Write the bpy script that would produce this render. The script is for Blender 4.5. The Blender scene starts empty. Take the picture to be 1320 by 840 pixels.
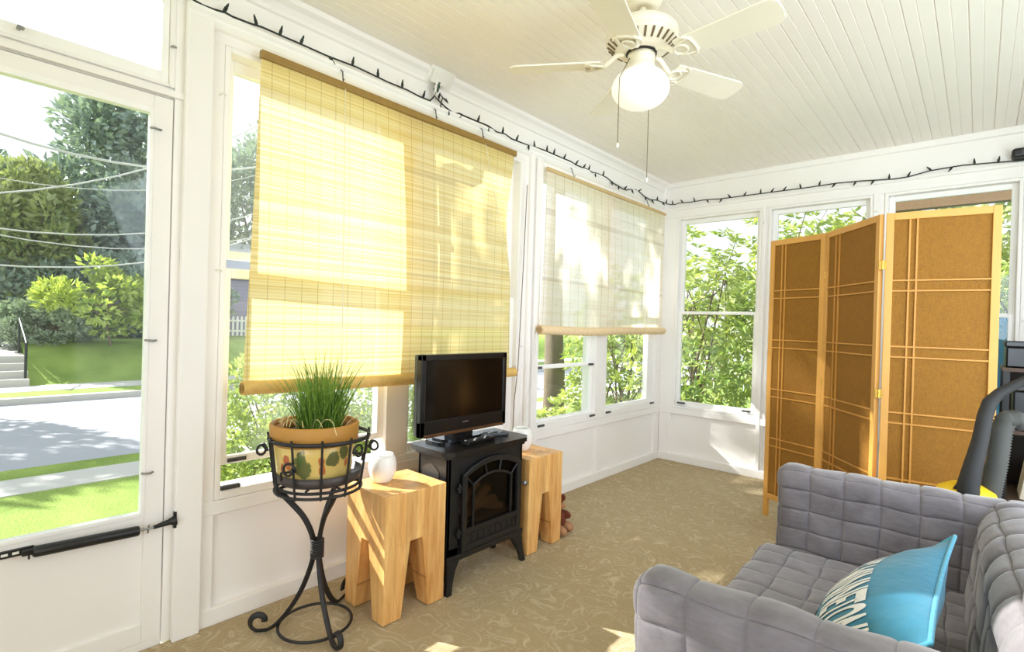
import bpy, bmesh, math, random
import numpy as np
from mathutils import Vector, Matrix
random.seed(7)
S = bpy.context.scene
COL = S.collection
PI = math.pi

# ------------------------------------------------------------------ camera, sky, sun, exposure
LY = 4.695            # far wall
CEIL = 2.62
RX = 3.3              # right wall
cam = bpy.data.objects.new('camera', bpy.data.cameras.new('camera'))
COL.objects.link(cam)
R = [[0.7438410348, 0.6677373606, 0.0287633824], [-0.0245140285, -0.0157496497, 0.9995754153], [-0.6679068628, 0.7442303177, -0.0046536969]]
M = Matrix(((R[0][0], R[1][0], -R[2][0], 2.2822), (R[0][1], R[1][1], -R[2][1], 0.0), (R[0][2], R[1][2], -R[2][2], 1.25), (0, 0, 0, 1)))
cam.matrix_world = M
cam.data.sensor_fit = 'HORIZONTAL'
cam.data.sensor_width = 36
cam.data.lens = 36 * 672.22 / 1320
cam.data.clip_start = 0.05
cam.data.clip_end = 300
S.camera = cam

world = bpy.data.worlds.new('sky')
S.world = world
world.use_nodes = True
wn = world.node_tree
bg = wn.nodes['Background']
geo = wn.nodes.new('ShaderNodeTexCoord')
sep = wn.nodes.new('ShaderNodeSeparateXYZ')
wn.links.new(geo.outputs['Generated'], sep.inputs[0])
ramp = wn.nodes.new('ShaderNodeValToRGB')
ramp.color_ramp.elements[0].position = 0.0
ramp.color_ramp.elements[0].color = (0.90, 0.935, 1.0, 1)
ramp.color_ramp.elements[1].position = 0.9
ramp.color_ramp.elements[1].color = (0.80, 0.90, 1.0, 1)
wn.links.new(sep.outputs['Z'], ramp.inputs[0])
wn.links.new(ramp.outputs[0], bg.inputs[0])
bg.inputs[1].default_value = 1.15

sun = bpy.data.objects.new('sun', bpy.data.lights.new('sun', 'SUN'))
COL.objects.link(sun)
sun.rotation_euler = Vector((1.0, 0.43, -0.72)).to_track_quat('-Z', 'Y').to_euler()
sun.data.energy = 11.0
sun.data.color = (1.0, 0.975, 0.94)
sun.data.angle = math.radians(0.6)

# added fill lamp outside the rear wall opening, brightens the room
dl = bpy.data.objects.new('rear_daylight', bpy.data.lights.new('rear_daylight', 'AREA'))
COL.objects.link(dl)
dl.data.shape = 'RECTANGLE'
dl.data.size = 1.5
dl.data.size_y = 1.7
dl.location = (2.55, -2.19, 1.42)
dl.rotation_euler = Vector((0.1, 1, 0.0)).to_track_quat('-Z', 'Z').to_euler()
dl.data.energy = 26
dl.data.spread = math.radians(115)
dl.data.color = (0.76, 0.885, 1.0)
# second added fill lamp, just outside the opening made in the right wall
dr_l = bpy.data.objects.new('doorway_daylight', bpy.data.lights.new('doorway_daylight', 'AREA'))
COL.objects.link(dr_l)
dr_l.data.shape = 'RECTANGLE'
dr_l.data.size = 2.8
dr_l.data.size_y = 1.9
dr_l.location = (3.43, 2.2, 1.42)
dr_l.rotation_euler = Vector((-1, 0.55, 0.05)).to_track_quat('-Z', 'Z').to_euler()
dr_l.data.energy = 56
dr_l.data.spread = math.radians(150)
dr_l.data.color = (0.78, 0.885, 1.0)

S.view_settings.view_transform = 'Standard'
S.view_settings.look = 'None'
S.view_settings.gamma = 1
S.view_settings.exposure = 0.33
S.view_settings.use_curve_mapping = False
S.cycles.use_denoising = True
S.cycles.max_bounces = 10
S.cycles.diffuse_bounces = 6
S.cycles.transparent_max_bounces = 24
S.cycles.sample_clamp_indirect = 6
S.cycles.caustics_reflective = False
S.cycles.caustics_refractive = False

# ------------------------------------------------------------------ helpers
class MB:
    def __init__(s):
        s.v = []; s.f = []; s.sm = []; s.mi = []
    def add(s, vs, fs, smooth=False, mi=0):
        b = len(s.v)
        s.v += [tuple(p) for p in vs]
        for f in fs:
            s.f.append([i + b for i in f]); s.sm.append(smooth); s.mi.append(mi)
    def box(s, x0, x1, y0, y1, z0, z1, mat=None, mi=0):
        vs = [(x, y, z) for x in (x0, x1) for y in (y0, y1) for z in (z0, z1)]
        if mat: vs = [mat @ Vector(p) for p in vs]
        s.add(vs, [(0, 1, 3, 2), (4, 6, 7, 5), (0, 4, 5, 1), (2, 3, 7, 6), (0, 2, 6, 4), (1, 5, 7, 3)], mi=mi)
    def tube(s, pts, r, n=8, cap=True, flat=None, closed=False, mi=0):
        pts = [Vector(p) for p in pts]
        m = len(pts)
        rs = r if isinstance(r, (list, tuple)) else [r] * m
        up = None; rings = []
        for i, p in enumerate(pts):
            if closed: t = pts[(i + 1) % m] - pts[i - 1]
            else: t = pts[min(i + 1, m - 1)] - pts[max(i - 1, 0)]
            if t.length < 1e-9: t = Vector((0, 0, 1))
            t.normalize()
            if up is None:
                up = Vector((0, 0, 1)) if abs(t.z) < 0.9 else Vector((1, 0, 0))
            u = up - t * up.dot(t)
            if u.length < 1e-6: u = t.orthogonal()
            u.normalize(); w = t.cross(u); up = u
            ring = []
            for k in range(n):
                a = 2 * PI * k / n
                if flat: ring.append(p + u * math.cos(a) * rs[i] * flat[0] + w * math.sin(a) * rs[i] * flat[1])
                else: ring.append(p + u * math.cos(a) * rs[i] + w * math.sin(a) * rs[i])
            rings.append(ring)
        vs = [q for ring in rings for q in ring]
        fs = []
        for i in range(m if closed else m - 1):
            j = (i + 1) % m
            for k in range(n):
                fs.append((i * n + k, i * n + (k + 1) % n, j * n + (k + 1) % n, j * n + k))
        s.add(vs, fs, True, mi)
        if cap and not closed:
            s.add(rings[0], [tuple(range(n))[::-1]], False, mi); s.add(rings[-1], [tuple(range(n))], False, mi)
    def lathe(s, prof, c=(0, 0, 0), n=32, mi=0, smooth=True, mat=None):
        vs = []
        for (r, z) in prof:
            for k in range(n):
                a = 2 * PI * k / n
                vs.append(Vector((c[0] + r * math.cos(a), c[1] + r * math.sin(a), c[2] + z)))
        if mat: vs = [mat @ v for v in vs]
        fs = []
        for i in range(len(prof) - 1):
            for k in range(n):
                fs.append((i * n + k, i * n + (k + 1) % n, (i + 1) * n + (k + 1) % n, (i + 1) * n + k))
        s.add(vs, fs, smooth, mi)
    def prism(s, poly, axis, a0, a1, mat=None, mi=0, smooth=False):
        # poly in the two other axes, extruded along axis
        def P(q, a):
            if axis == 0: return (a, q[0], q[1])
            if axis == 1: return (q[0], a, q[1])
            return (q[0], q[1], a)
        n = len(poly)
        vs = [P(q, a0) for q in poly] + [P(q, a1) for q in poly]
        if mat: vs = [mat @ Vector(p) for p in vs]
        fs = [tuple(range(n)), tuple(range(2 * n - 1, n - 1, -1))]
        s.add(vs, fs, False, mi)
        s.add(vs, [(i, i + n, (i + 1) % n + n, (i + 1) % n) for i in range(n)], smooth, mi)
    def grid(s, rows, smooth=True, mi=0, closed=False):
        m = len(rows); n = len(rows[0])
        vs = [p for r in rows for p in r]
        fs = []
        for i in range(m - 1):
            for j in range(n if closed else n - 1):
                fs.append((i * n + j, i * n + (j + 1) % n, (i + 1) * n + (j + 1) % n, (i + 1) * n + j))
        s.add(vs, fs, smooth, mi)
    def build(s, name, mats, parent=None, bevel=0, seg=2, sub=0, weld=False, fix=True, local=False):
        me = bpy.data.meshes.new(name)
        me.from_pydata(s.v, [], s.f)
        me.polygons.foreach_set('use_smooth', s.sm)
        me.polygons.foreach_set('material_index', s.mi)
        for m in (mats if isinstance(mats, (list, tuple)) else [mats]): me.materials.append(m)
        if fix:
            b = bmesh.new(); b.from_mesh(me)
            if weld: bmesh.ops.remove_doubles(b, verts=b.verts, dist=1e-5)
            bmesh.ops.recalc_face_normals(b, faces=b.faces)
            b.to_mesh(me); b.free()
        me.update()
        o = bpy.data.objects.new(name, me)
        COL.objects.link(o)
        if parent:
            o.parent = parent
            if not local: o.matrix_parent_inverse = parent.matrix_basis.inverted()
        if bevel:
            md = o.modifiers.new('bevel', 'BEVEL'); md.width = bevel; md.segments = seg; md.limit_method = 'ANGLE'; md.angle_limit = math.radians(40)
        if sub:
            md = o.modifiers.new('sub', 'SUBSURF'); md.levels = sub; md.render_levels = sub
        return o

def tag(o, label, cat, group=None):
    o['label'] = label; o['category'] = cat; o['kind'] = 'thing'
    if group: o['group'] = group
    return o
def thing(name, label, cat, loc=(0, 0, 0), group=None):
    o = bpy.data.objects.new(name, None); COL.objects.link(o)
    o.location = loc; o.empty_display_size = 0.05
    return tag(o, label, cat, group)
def struct(o, label=None, cat=None):
    o['kind'] = 'structure'
    if label: o['label'] = label
    if cat: o['category'] = cat
    return o
def sempty(name, label, cat, loc=(0, 0, 0)):
    o = bpy.data.objects.new(name, None); COL.objects.link(o); o.location = loc; o.empty_display_size = 0.05
    return struct(o, label, cat)

def rotz(a, c=(0, 0, 0)):
    return Matrix.Translation(Vector(c)) @ Matrix.Rotation(a, 4, 'Z')

# ------------------------------------------------------------------ materials
def lin(c):
    return tuple(((x / 255) / 12.92 if x / 255 <= 0.04045 else ((x / 255 + 0.055) / 1.055) ** 2.4) for x in c)
def newmat(name):
    m = bpy.data.materials.new(name); m.use_nodes = True
    return m, m.node_tree, m.node_tree.nodes['Principled BSDF']
def mixrgb(nt, fac, a, b, mode='MIX'):
    n = nt.nodes.new('ShaderNodeMix'); n.data_type = 'RGBA'; n.blend_type = mode
    for i, v in ((0, fac), (6, a), (7, b)):
        if hasattr(v, 'links'): nt.links.new(v, n.inputs[i])
        elif isinstance(v, (int, float)): n.inputs[i].default_value = v
        else: n.inputs[i].default_value = (*v[:3], 1)
    return n.outputs[2]
def math_n(nt, op, a, b=None, c=None, clamp=False):
    n = nt.nodes.new('ShaderNodeMath'); n.operation = op; n.use_clamp = clamp
    for i, v in enumerate((a, b, c)):
        if v is None: continue
        if hasattr(v, 'links'): nt.links.new(v, n.inputs[i])
        else: n.inputs[i].default_value = v
    return n.outputs[0]
def coords(nt, kind='Object', scale=(1, 1, 1), rot=(0, 0, 0)):
    t = nt.nodes.new('ShaderNodeTexCoord'); mp = nt.nodes.new('ShaderNodeMapping')
    mp.inputs['Scale'].default_value = scale; mp.inputs['Rotation'].default_value = rot
    nt.links.new(t.outputs[kind], mp.inputs[0])
    return mp.outputs[0]
def noise(nt, vec, scale, detail=3, rough=0.5, dist=0.0):
    n = nt.nodes.new('ShaderNodeTexNoise'); n.inputs['Scale'].default_value = scale; n.inputs['Detail'].default_value = detail
    n.inputs['Roughness'].default_value = rough; n.inputs['Distortion'].default_value = dist
    nt.links.new(vec, n.inputs['Vector'])
    return n.outputs[0]
def rampn(nt, fac, stops):
    n = nt.nodes.new('ShaderNodeValToRGB')
    e = n.color_ramp.elements
    while len(e) < len(stops): e.new(0.5)
    for i, (p, c) in enumerate(stops):
        e[i].position = p
        e[i].color = (*c, 1) if not isinstance(c, (int, float)) else (c, c, c, 1)
    nt.links.new(fac, n.inputs[0])
    return n.outputs[0]
def bump(nt, h, strength, dist=0.01):
    b = nt.nodes.new('ShaderNodeBump'); b.inputs['Strength'].default_value = strength; b.inputs['Distance'].default_value = dist
    nt.links.new(h, b.inputs['Height'])
    return b.outputs[0]
def simple(name, rgb, rough=0.5, metal=0, var=0.08, scale=6, bmp=0, bscale=60, spec=0.5):
    m, nt, p = newmat(name)
    c = lin(rgb); v = coords(nt)
    n = noise(nt, v, scale, 4)
    col = mixrgb(nt, n, tuple(x * (1 - var) for x in c), tuple(min(1, x * (1 + var)) for x in c))
    nt.links.new(col, p.inputs['Base Color'])
    p.inputs['Roughness'].default_value = rough; p.inputs['Metallic'].default_value = metal
    p.inputs['Specular IOR Level'].default_value = spec
    if bmp: nt.links.new(bump(nt, noise(nt, v, bscale, 3), bmp, 0.004), p.inputs['Normal'])
    return m
def stripes(nt, comp, period, width):
    # 1 on thin lines every period
    f = math_n(nt, 'FRACT', math_n(nt, 'DIVIDE', comp, period))
    return math_n(nt, 'LESS_THAN', f, width)
def sepxyz(nt, v):
    s = nt.nodes.new('ShaderNodeSeparateXYZ'); nt.links.new(v, s.inputs[0])
    return s.outputs

white = simple('white_paint', (243, 239, 236), 0.6, var=0.03, scale=3, bmp=0.12, bscale=25, spec=0.2)
white_trim = simple('white_trim_paint', (246, 244, 242), 0.5, var=0.02, scale=4, spec=0.25)
ceil_m = simple('ceiling_paint', (246, 240, 233), 0.4, var=0.03, scale=2)
black_m = simple('black_metal', (20, 20, 21), 0.42, 0.0, spec=0.5)
iron = simple('wrought_iron', (44, 42, 42), 0.5, 0.3, bmp=0.2, bscale=120)
steel = simple('steel', (150, 150, 150), 0.3, 0.9)
dark_clip = simple('latch_metal', (92, 90, 88), 0.4, 0.7)
tv_m = simple('black_plastic', (14, 14, 15), 0.28)
tv_edge = simple('grey_plastic_edge', (58, 60, 64), 0.35)
screen_m = simple('tv_screen', (5, 5, 6), 0.12)
green_m = simple('green_plastic', (26, 62, 40), 0.4)
wire_m = simple('dark_green_wire', (24, 34, 24), 0.5)
cream = simple('cream_enamel', (236, 228, 210), 0.35, var=0.05)
cream_blade = simple('cream_blade', (242, 236, 220), 0.45, var=0.04)
dark_in = simple('dark_recess', (40, 34, 28), 0.8)
chain_m = simple('brass_chain', (120, 108, 84), 0.35, 0.8)
brass = simple('brass', (212, 170, 80), 0.25, 0.9)
frame_m = simple('screen_frame_wood', (212, 156, 76), 0.45, var=0.12, scale=5)
lattice_m = simple('lattice_wood', (198, 140, 60), 0.5, var=0.1)
terracotta = simple('terracotta', (184, 132, 56), 0.55, var=0.12, scale=9)
concrete = simple('concrete', (196, 192, 184), 0.9, var=0.08, scale=5, bmp=0.2)
asphalt = simple('asphalt', (168, 168, 172), 0.9, var=0.06, scale=2, bmp=0.2)
bark = simple('bark', (118, 102, 84), 0.9, var=0.3, scale=14, bmp=0.6, bscale=18)
vac_grey = simple('vacuum_grey', (52, 51, 51), 0.6, spec=0.25)
vac_yellow = simple('vacuum_yellow', (246, 204, 40), 0.3)
white_plastic = simple('white_plastic', (236, 234, 228), 0.4)
plush = simple('brown_plush', (110, 52, 32), 0.95, var=0.4, scale=40, bmp=0.8, bscale=90)
plush_l = simple('tan_plush', (176, 128, 92), 0.95, var=0.3, scale=40, bmp=0.8, bscale=90)
soil = simple('potting_soil', (38, 28, 20), 0.95, bmp=0.6, bscale=70)
blue_m = simple('blue_tarp', (70, 150, 200), 0.5, var=0.15)
brown_board = simple('brown_board', (120, 92, 60), 0.7, var=0.15)

def porcelain():
    m, nt, p = newmat('white_porcelain')
    p.inputs['Base Color'].default_value = (0.9, 0.89, 0.88, 1)
    p.inputs['Roughness'].default_value = 0.25
    p.inputs['Subsurface Weight'].default_value = 0.3
    p.inputs['Subsurface Radius'].default_value = (0.02, 0.02, 0.02)
    return m
porcelain_m = porcelain()
def globe_mat():
    m, nt, p = newmat('opal_glass')
    p.inputs['Base Color'].default_value = (0.95, 0.94, 0.92, 1)
    p.inputs['Roughness'].default_value = 0.2
    p.inputs['Emission Color'].default_value = (1, 0.96, 0.9, 1)
    p.inputs['Emission Strength'].default_value = 0.25
    return m
globe_m = globe_mat()

def glass(name, haze=0.03, tint=(0.97, 0.985, 0.98)):
    m = bpy.data.materials.new(name); m.use_nodes = True
    nt = m.node_tree; nt.nodes.clear()
    out = nt.nodes.new('ShaderNodeOutputMaterial')
    tr = nt.nodes.new('ShaderNodeBsdfTransparent'); tr.inputs[0].default_value = (*tint, 1)
    gl = nt.nodes.new('ShaderNodeBsdfGlossy'); gl.inputs['Roughness'].default_value = 0.03
    tl = nt.nodes.new('ShaderNodeBsdfTranslucent'); tl.inputs[0].default_value = (0.9, 0.95, 1.0, 1)
    fr = nt.nodes.new('ShaderNodeLayerWeight'); fr.inputs['Blend'].default_value = 0.25
    fr.inputs['Blend'].default_value = 0.5
    f = math_n(nt, 'MULTIPLY_ADD', math_n(nt, 'POWER', fr.outputs['Facing'], 4.0), 0.35, 0.02)
    m1 = nt.nodes.new('ShaderNodeMixShader'); nt.links.new(f, m1.inputs[0]); nt.links.new(tr.outputs[0], m1.inputs[1]); nt.links.new(gl.outputs[0], m1.inputs[2])
    m2 = nt.nodes.new('ShaderNodeMixShader')
    v = coords(nt); n = noise(nt, v, 3, 4)
    h = math_n(nt, 'MULTIPLY', math_n(nt, 'ADD', n, 0.3), haze)
    nt.links.new(h, m2.inputs[0]); nt.links.new(m1.outputs[0], m2.inputs[1]); nt.links.new(tl.outputs[0], m2.inputs[2])
    nt.links.new(m2.outputs[0], out.inputs[0])
    return m
glass_m = glass('window_glass', 0.03)
door_glass = glass('dusty_door_glass', 0.012)

def carpet():
    m, nt, p = newmat('patterned_carpet')
    v = coords(nt)
    dn = nt.nodes.new('ShaderNodeTexNoise'); dn.inputs['Scale'].default_value = 4.5; dn.inputs['Detail'].default_value = 1
    nt.links.new(v, dn.inputs['Vector'])
    add = nt.nodes.new('ShaderNodeVectorMath'); add.operation = 'MULTIPLY_ADD'
    nt.links.new(dn.outputs['Color'], add.inputs[0]); add.inputs[1].default_value = (0.28, 0.28, 0.28); nt.links.new(v, add.inputs[2])
    # curling vine lines
    n1 = noise(nt, add.outputs[0], 8.0, 0, 0.4, 1.1)
    a = math_n(nt, 'ABSOLUTE', math_n(nt, 'SUBTRACT', math_n(nt, 'FRACT', math_n(nt, 'MULTIPLY', n1, 4.2)), 0.5))
    l1 = math_n(nt, 'SUBTRACT', 1, math_n(nt, 'DIVIDE', a, 0.17), clamp=True)
    n2 = noise(nt, v, 14, 1, 0.4, 2.0)
    b = math_n(nt, 'ABSOLUTE', math_n(nt, 'SUBTRACT', n2, 0.56))
    l2 = math_n(nt, 'SUBTRACT', 1, math_n(nt, 'DIVIDE', b, 0.025), clamp=True)
    msk = math_n(nt, 'MAXIMUM', math_n(nt, 'MULTIPLY', l1, 0.9), math_n(nt, 'MULTIPLY', l2, 0.6))
    tuft = noise(nt, v, 230, 2)
    x = sepxyz(nt, coords(nt, rot=(0, 0, 0.5)))
    wv = math_n(nt, 'MULTIPLY', math_n(nt, 'SINE', math_n(nt, 'MULTIPLY', x[0], 700)), math_n(nt, 'SINE', math_n(nt, 'MULTIPLY', x[1], 420)))
    wv = math_n(nt, 'MULTIPLY_ADD', wv, 0.45, 0.62)
    base = mixrgb(nt, tuft, lin((168, 146, 112)), lin((224, 204, 166)))
    base = mixrgb(nt, wv, mixrgb(nt, 1.0, base, (0.52, 0.50, 0.46), 'MULTIPLY'), base)
    line = mixrgb(nt, tuft, lin((214, 198, 166)), lin((242, 230, 204)))
    brk = math_n(nt, 'MULTIPLY_ADD', noise(nt, v, 11, 2), 1.6, -0.35, clamp=True)
    col = mixrgb(nt, math_n(nt, 'MULTIPLY', math_n(nt, 'MULTIPLY', msk, brk), 0.85), base, line)
    nt.links.new(col, p.inputs['Base Color'])
    p.inputs['Roughness'].default_value = 0.95; p.inputs['Specular IOR Level'].default_value = 0.1
    h = math_n(nt, 'ADD', tuft, math_n(nt, 'MULTIPLY', wv, 0.8))
    nt.links.new(bump(nt, h, 0.55, 0.006), p.inputs['Normal'])
    return m
carpet_m = carpet()

def wood(name, c1, c2, scale=1.0, axis=2, planks=0.055):
    m, nt, p = newmat(name)
    sc = [14, 14, 14]; sc[axis] = 1.6
    v = coords(nt, scale=tuple(s * scale for s in sc))
    g = noise(nt, v, 2.2, 5, 0.6, 0.6)
    v2 = coords(nt)
    big = noise(nt, v2, 4, 3)
    f = math_n(nt, 'MULTIPLY_ADD', g, 0.75, math_n(nt, 'MULTIPLY', big, 0.3))
    col = rampn(nt, f, [(0.28, lin(c2)), (0.5, tuple((a + b) / 2 for a, b in zip(lin(c1), lin(c2)))), (0.7, lin(c1))])
    # glued-up staves
    xyz = sepxyz(nt, v2)
    s1 = math_n(nt, 'MAXIMUM', stripes(nt, xyz[0], planks, 0.025), stripes(nt, xyz[1], planks, 0.025))
    cell = math_n(nt, 'ADD', math_n(nt, 'FLOOR', math_n(nt, 'DIVIDE', xyz[0], planks)), math_n(nt, 'MULTIPLY', math_n(nt, 'FLOOR', math_n(nt, 'DIVIDE', xyz[1], planks)), 7.3))
    wn_ = nt.nodes.new('ShaderNodeTexWhiteNoise'); wn_.noise_dimensions = '1D'; nt.links.new(cell, wn_.inputs['W'])
    tone = math_n(nt, 'MULTIPLY_ADD', wn_.outputs[0], 0.3, 0.82)
    cc = nt.nodes.new('ShaderNodeCombineXYZ')
    for i in range(3): nt.links.new(tone, cc.inputs[i])
    col = mixrgb(nt, 1.0, col, cc.outputs[0], 'MULTIPLY')
    col = mixrgb(nt, math_n(nt, 'MULTIPLY', s1, 0.45), col, lin((120, 70, 26)))
    nt.links.new(col, p.inputs['Base Color'])
    p.inputs['Roughness'].default_value = 0.38
    nt.links.new(bump(nt, g, 0.08, 0.003), p.inputs['Normal'])
    return m
stool_m = wood('honey_stool_wood', (242, 196, 126), (196, 128, 60))

def woven(name, c1, c2):
    m, nt, p = newmat(name)
    v = coords(nt)
    xyz = sepxyz(nt, v)
    a = math_n(nt, 'SINE', math_n(nt, 'MULTIPLY', xyz[0], 900)); b = math_n(nt, 'SINE', math_n(nt, 'MULTIPLY', xyz[2], 760))
    w = math_n(nt, 'MULTIPLY_ADD', math_n(nt, 'MULTIPLY', a, b), 0.5, 0.5)
    n = noise(nt, coords(nt, scale=(60, 60, 260)), 1.0, 3)
    n2 = noise(nt, coords(nt, scale=(260, 260, 40)), 1.0, 3)
    f = math_n(nt, 'ADD', math_n(nt, 'MULTIPLY', w, 0.4), math_n(nt, 'MULTIPLY', math_n(nt, 'ADD', n, n2), 0.3))
    col = rampn(nt, f, [(0.25, lin(c2)), (0.75, lin(c1))])
    nt.links.new(col, p.inputs['Base Color'])
    p.inputs['Roughness'].default_value = 0.8
    nt.links.new(bump(nt, f, 0.5, 0.004), p.inputs['Normal'])
    return m
woven_m = woven('woven_fibre', (170, 118, 28), (104, 64, 8))

def blind_mat(name, c1, c2, thru, slat, warp, fleck=0, trl=0.42):
    m = bpy.data.materials.new(name); m.use_nodes = True
    nt = m.node_tree; nt.nodes.clear()
    out = nt.nodes.new('ShaderNodeOutputMaterial')
    v = coords(nt); xyz = sepxyz(nt, v)
    # each slat its own tone
    cell = math_n(nt, 'FLOOR', math_n(nt, 'DIVIDE', xyz[2], slat))
    wn_ = nt.nodes.new('ShaderNodeTexWhiteNoise'); wn_.noise_dimensions = '1D'; nt.links.new(cell, wn_.inputs['W'])
    grain = noise(nt, coords(nt, scale=(3, 3, 240)), 1.0, 3)
    f = math_n(nt, 'ADD', math_n(nt, 'MULTIPLY', wn_.outputs[0], 0.5), math_n(nt, 'MULTIPLY', grain, 0.5))
    col = rampn(nt, f, [(0.2, lin(c2)), (0.75, lin(c1))])
    line = stripes(nt, xyz[1], warp, 0.035)
    hl = math_n(nt, 'GREATER_THAN', noise(nt, coords(nt, scale=(0.2, 0.2, 21)), 1.0, 0), 0.70)
    col = mixrgb(nt, math_n(nt, 'MULTIPLY', math_n(nt, 'MAXIMUM', line, math_n(nt, 'MULTIPLY', hl, 0.4)), 0.55), col, lin((150, 118, 60)))
    if fleck:
        fl = math_n(nt, 'GREATER_THAN', noise(nt, coords(nt, scale=(25, 25, 160)), 1.0, 2), 0.70)
        col = mixrgb(nt, math_n(nt, 'MULTIPLY', fl, fleck), col, lin((176, 140, 96)))
    gap = math_n(nt, 'FRACT', math_n(nt, 'DIVIDE', xyz[2], slat))
    gap = math_n(nt, 'LESS_THAN', gap, 0.16)
    tr = nt.nodes.new('ShaderNodeBsdfTransparent')
    df = nt.nodes.new('ShaderNodeBsdfDiffuse'); tl = nt.nodes.new('ShaderNodeBsdfTranslucent')
    nt.links.new(col, df.inputs[0]); nt.links.new(col, tl.inputs[0])
    m1 = nt.nodes.new('ShaderNodeMixShader'); m1.inputs[0].default_value = trl
    nt.links.new(df.outputs[0], m1.inputs[1]); nt.links.new(tl.outputs[0], m1.inputs[2])
    m2 = nt.nodes.new('ShaderNodeMixShader')
    nt.links.new(math_n(nt, 'ADD', thru, math_n(nt, 'MULTIPLY', gap, 0.10)), m2.inputs[0])
    nt.links.new(m1.outputs[0], m2.inputs[1]); nt.links.new(tr.outputs[0], m2.inputs[2])
    nt.links.new(m2.outputs[0], out.inputs[0])
    return m
bamboo_m = blind_mat('bamboo_slats', (246, 230, 176), (226, 198, 124), 0.05, 0.0055, 0.072)
reed_m = blind_mat('reed_weave', (254, 248, 236), (246, 234, 212), 0.15, 0.006, 0.10, fleck=0.6, trl=0.56)
bamboo_solid = simple('bamboo_rail', (150, 118, 56), 0.5, var=0.15, scale=30)
bamboo_roll = simple('bamboo_roll', (222, 182, 104), 0.6, var=0.2, scale=40)
reed_roll = simple('reed_roll', (236, 208, 166), 0.6, var=0.15, scale=30)
cord_m = simple('pale_cord', (226, 214, 186), 0.7)

def quilt_fabric():
    m, nt, p = newmat('grey_microsuede')
    v = coords(nt)
    n = noise(nt, v, 9, 4, 0.6, 0.5); n2 = noise(nt, coords(nt, scale=(30, 30, 120)), 1.0, 3)
    f = math_n(nt, 'ADD', math_n(nt, 'MULTIPLY', n, 0.7), math_n(nt, 'MULTIPLY', n2, 0.3))
    col = rampn(nt, f, [(0.3, lin((98, 92, 96))), (0.7, lin((128, 122, 126)))])
    nt.links.new(col, p.inputs['Base Color'])
    p.inputs['Roughness'].default_value = 0.85
    p.inputs['Sheen Weight'].default_value = 0.5; p.inputs['Sheen Roughness'].default_value = 0.4
    nt.links.new(bump(nt, n2, 0.25, 0.004), p.inputs['Normal'])
    return m
quilt_m = quilt_fabric()
def cloth(name, rgb):
    m, nt, p = newmat(name)
    v = coords(nt); n = noise(nt, coords(nt, scale=(12, 12, 12)), 1.0, 4, 0.6)
    c = lin(rgb)
    nt.links.new(mixrgb(nt, n, tuple(x * 0.85 for x in c), tuple(min(1, x * 1.15) for x in c)), p.inputs['Base Color'])
    p.inputs['Roughness'].default_value = 0.8
    p.inputs['Sheen Weight'].default_value = 0.2
    nt.links.new(bump(nt, n, 0.4, 0.02), p.inputs['Normal'])
    return m
teal_m = cloth('teal_cotton', (50, 128, 158))
teal_pipe = cloth('teal_piping', (80, 160, 188))
print_m = cloth('white_print', (240, 242, 242))

def pot_mat():
    # glazed yellow ground with brush-painted leaves and berries
    m, nt, p = newmat('painted_pot_glaze')
    v = coords(nt, 'Object'); xyz = sepxyz(nt, v)
    ang = math_n(nt, 'ARCTAN2', xyz[1], xyz[0])
    u = math_n(nt, 'MULTIPLY', ang, 0.165)
    wob = noise(nt, v, 26, 2)
    def blob(au, z, ru, rz):
        ru *= 1.45; rz *= 1.45
        du = math_n(nt, 'DIVIDE', math_n(nt, 'SUBTRACT', u, au * 0.165), ru)
        dz = math_n(nt, 'DIVIDE', math_n(nt, 'SUBTRACT', xyz[2], z), rz)
        d = math_n(nt, 'SQRT', math_n(nt, 'ADD', math_n(nt, 'MULTIPLY', du, du), math_n(nt, 'MULTIPLY', dz, dz)))
        d = math_n(nt, 'ADD', d, math_n(nt, 'MULTIPLY_ADD', wob, 1.6, -0.8))
        return math_n(nt, 'SUBTRACT', 1, math_n(nt, 'MULTIPLY', math_n(nt, 'SUBTRACT', d, 0.85), 6), clamp=True)
    n = noise(nt, v, 8, 3)
    col = mixrgb(nt, n, lin((206, 170, 84)), lin((232, 206, 128)))
    # angle of camera seen from pot about -28 deg
    A = math.radians(-28)
    for au, z, ru, rz, c in ((A - 0.28, 0.075, 0.024, 0.034, (58, 84, 48)), (A - 0.40, 0.095, 0.016, 0.014, (88, 112, 62)), (A + 0.48, 0.10, 0.026, 0.022, (52, 76, 46)), (A + 0.78, 0.12, 0.026, 0.02, (58, 84, 50)),
                             (A - 0.72, 0.10, 0.010, 0.014, (176, 70, 44)), (A - 0.66, 0.078, 0.009, 0.013, (190, 84, 50)), (A - 0.86, 0.055, 0.011, 0.016, (168, 60, 40)),
                             (A + 0.17, 0.092, 0.010, 0.014, (178, 76, 44)), (A + 0.19, 0.062, 0.010, 0.016, (188, 84, 46)), (A + 0.92, 0.075, 0.009, 0.014, (182, 80, 46)), (A + 1.8, 0.08, 0.03, 0.03, (60, 86, 50)), (A + 2.6, 0.08, 0.012, 0.016, (180, 70, 44)), (A - 2.0, 0.08, 0.03, 0.03, (60, 86, 50))):
        col = mixrgb(nt, math_n(nt, 'MULTIPLY', blob(au, z, ru, rz), 0.85), col, lin(c))
    nt.links.new(col, p.inputs['Base Color'])
    p.inputs['Roughness'].default_value = 0.3
    return m
pot_paint = pot_mat()

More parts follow.
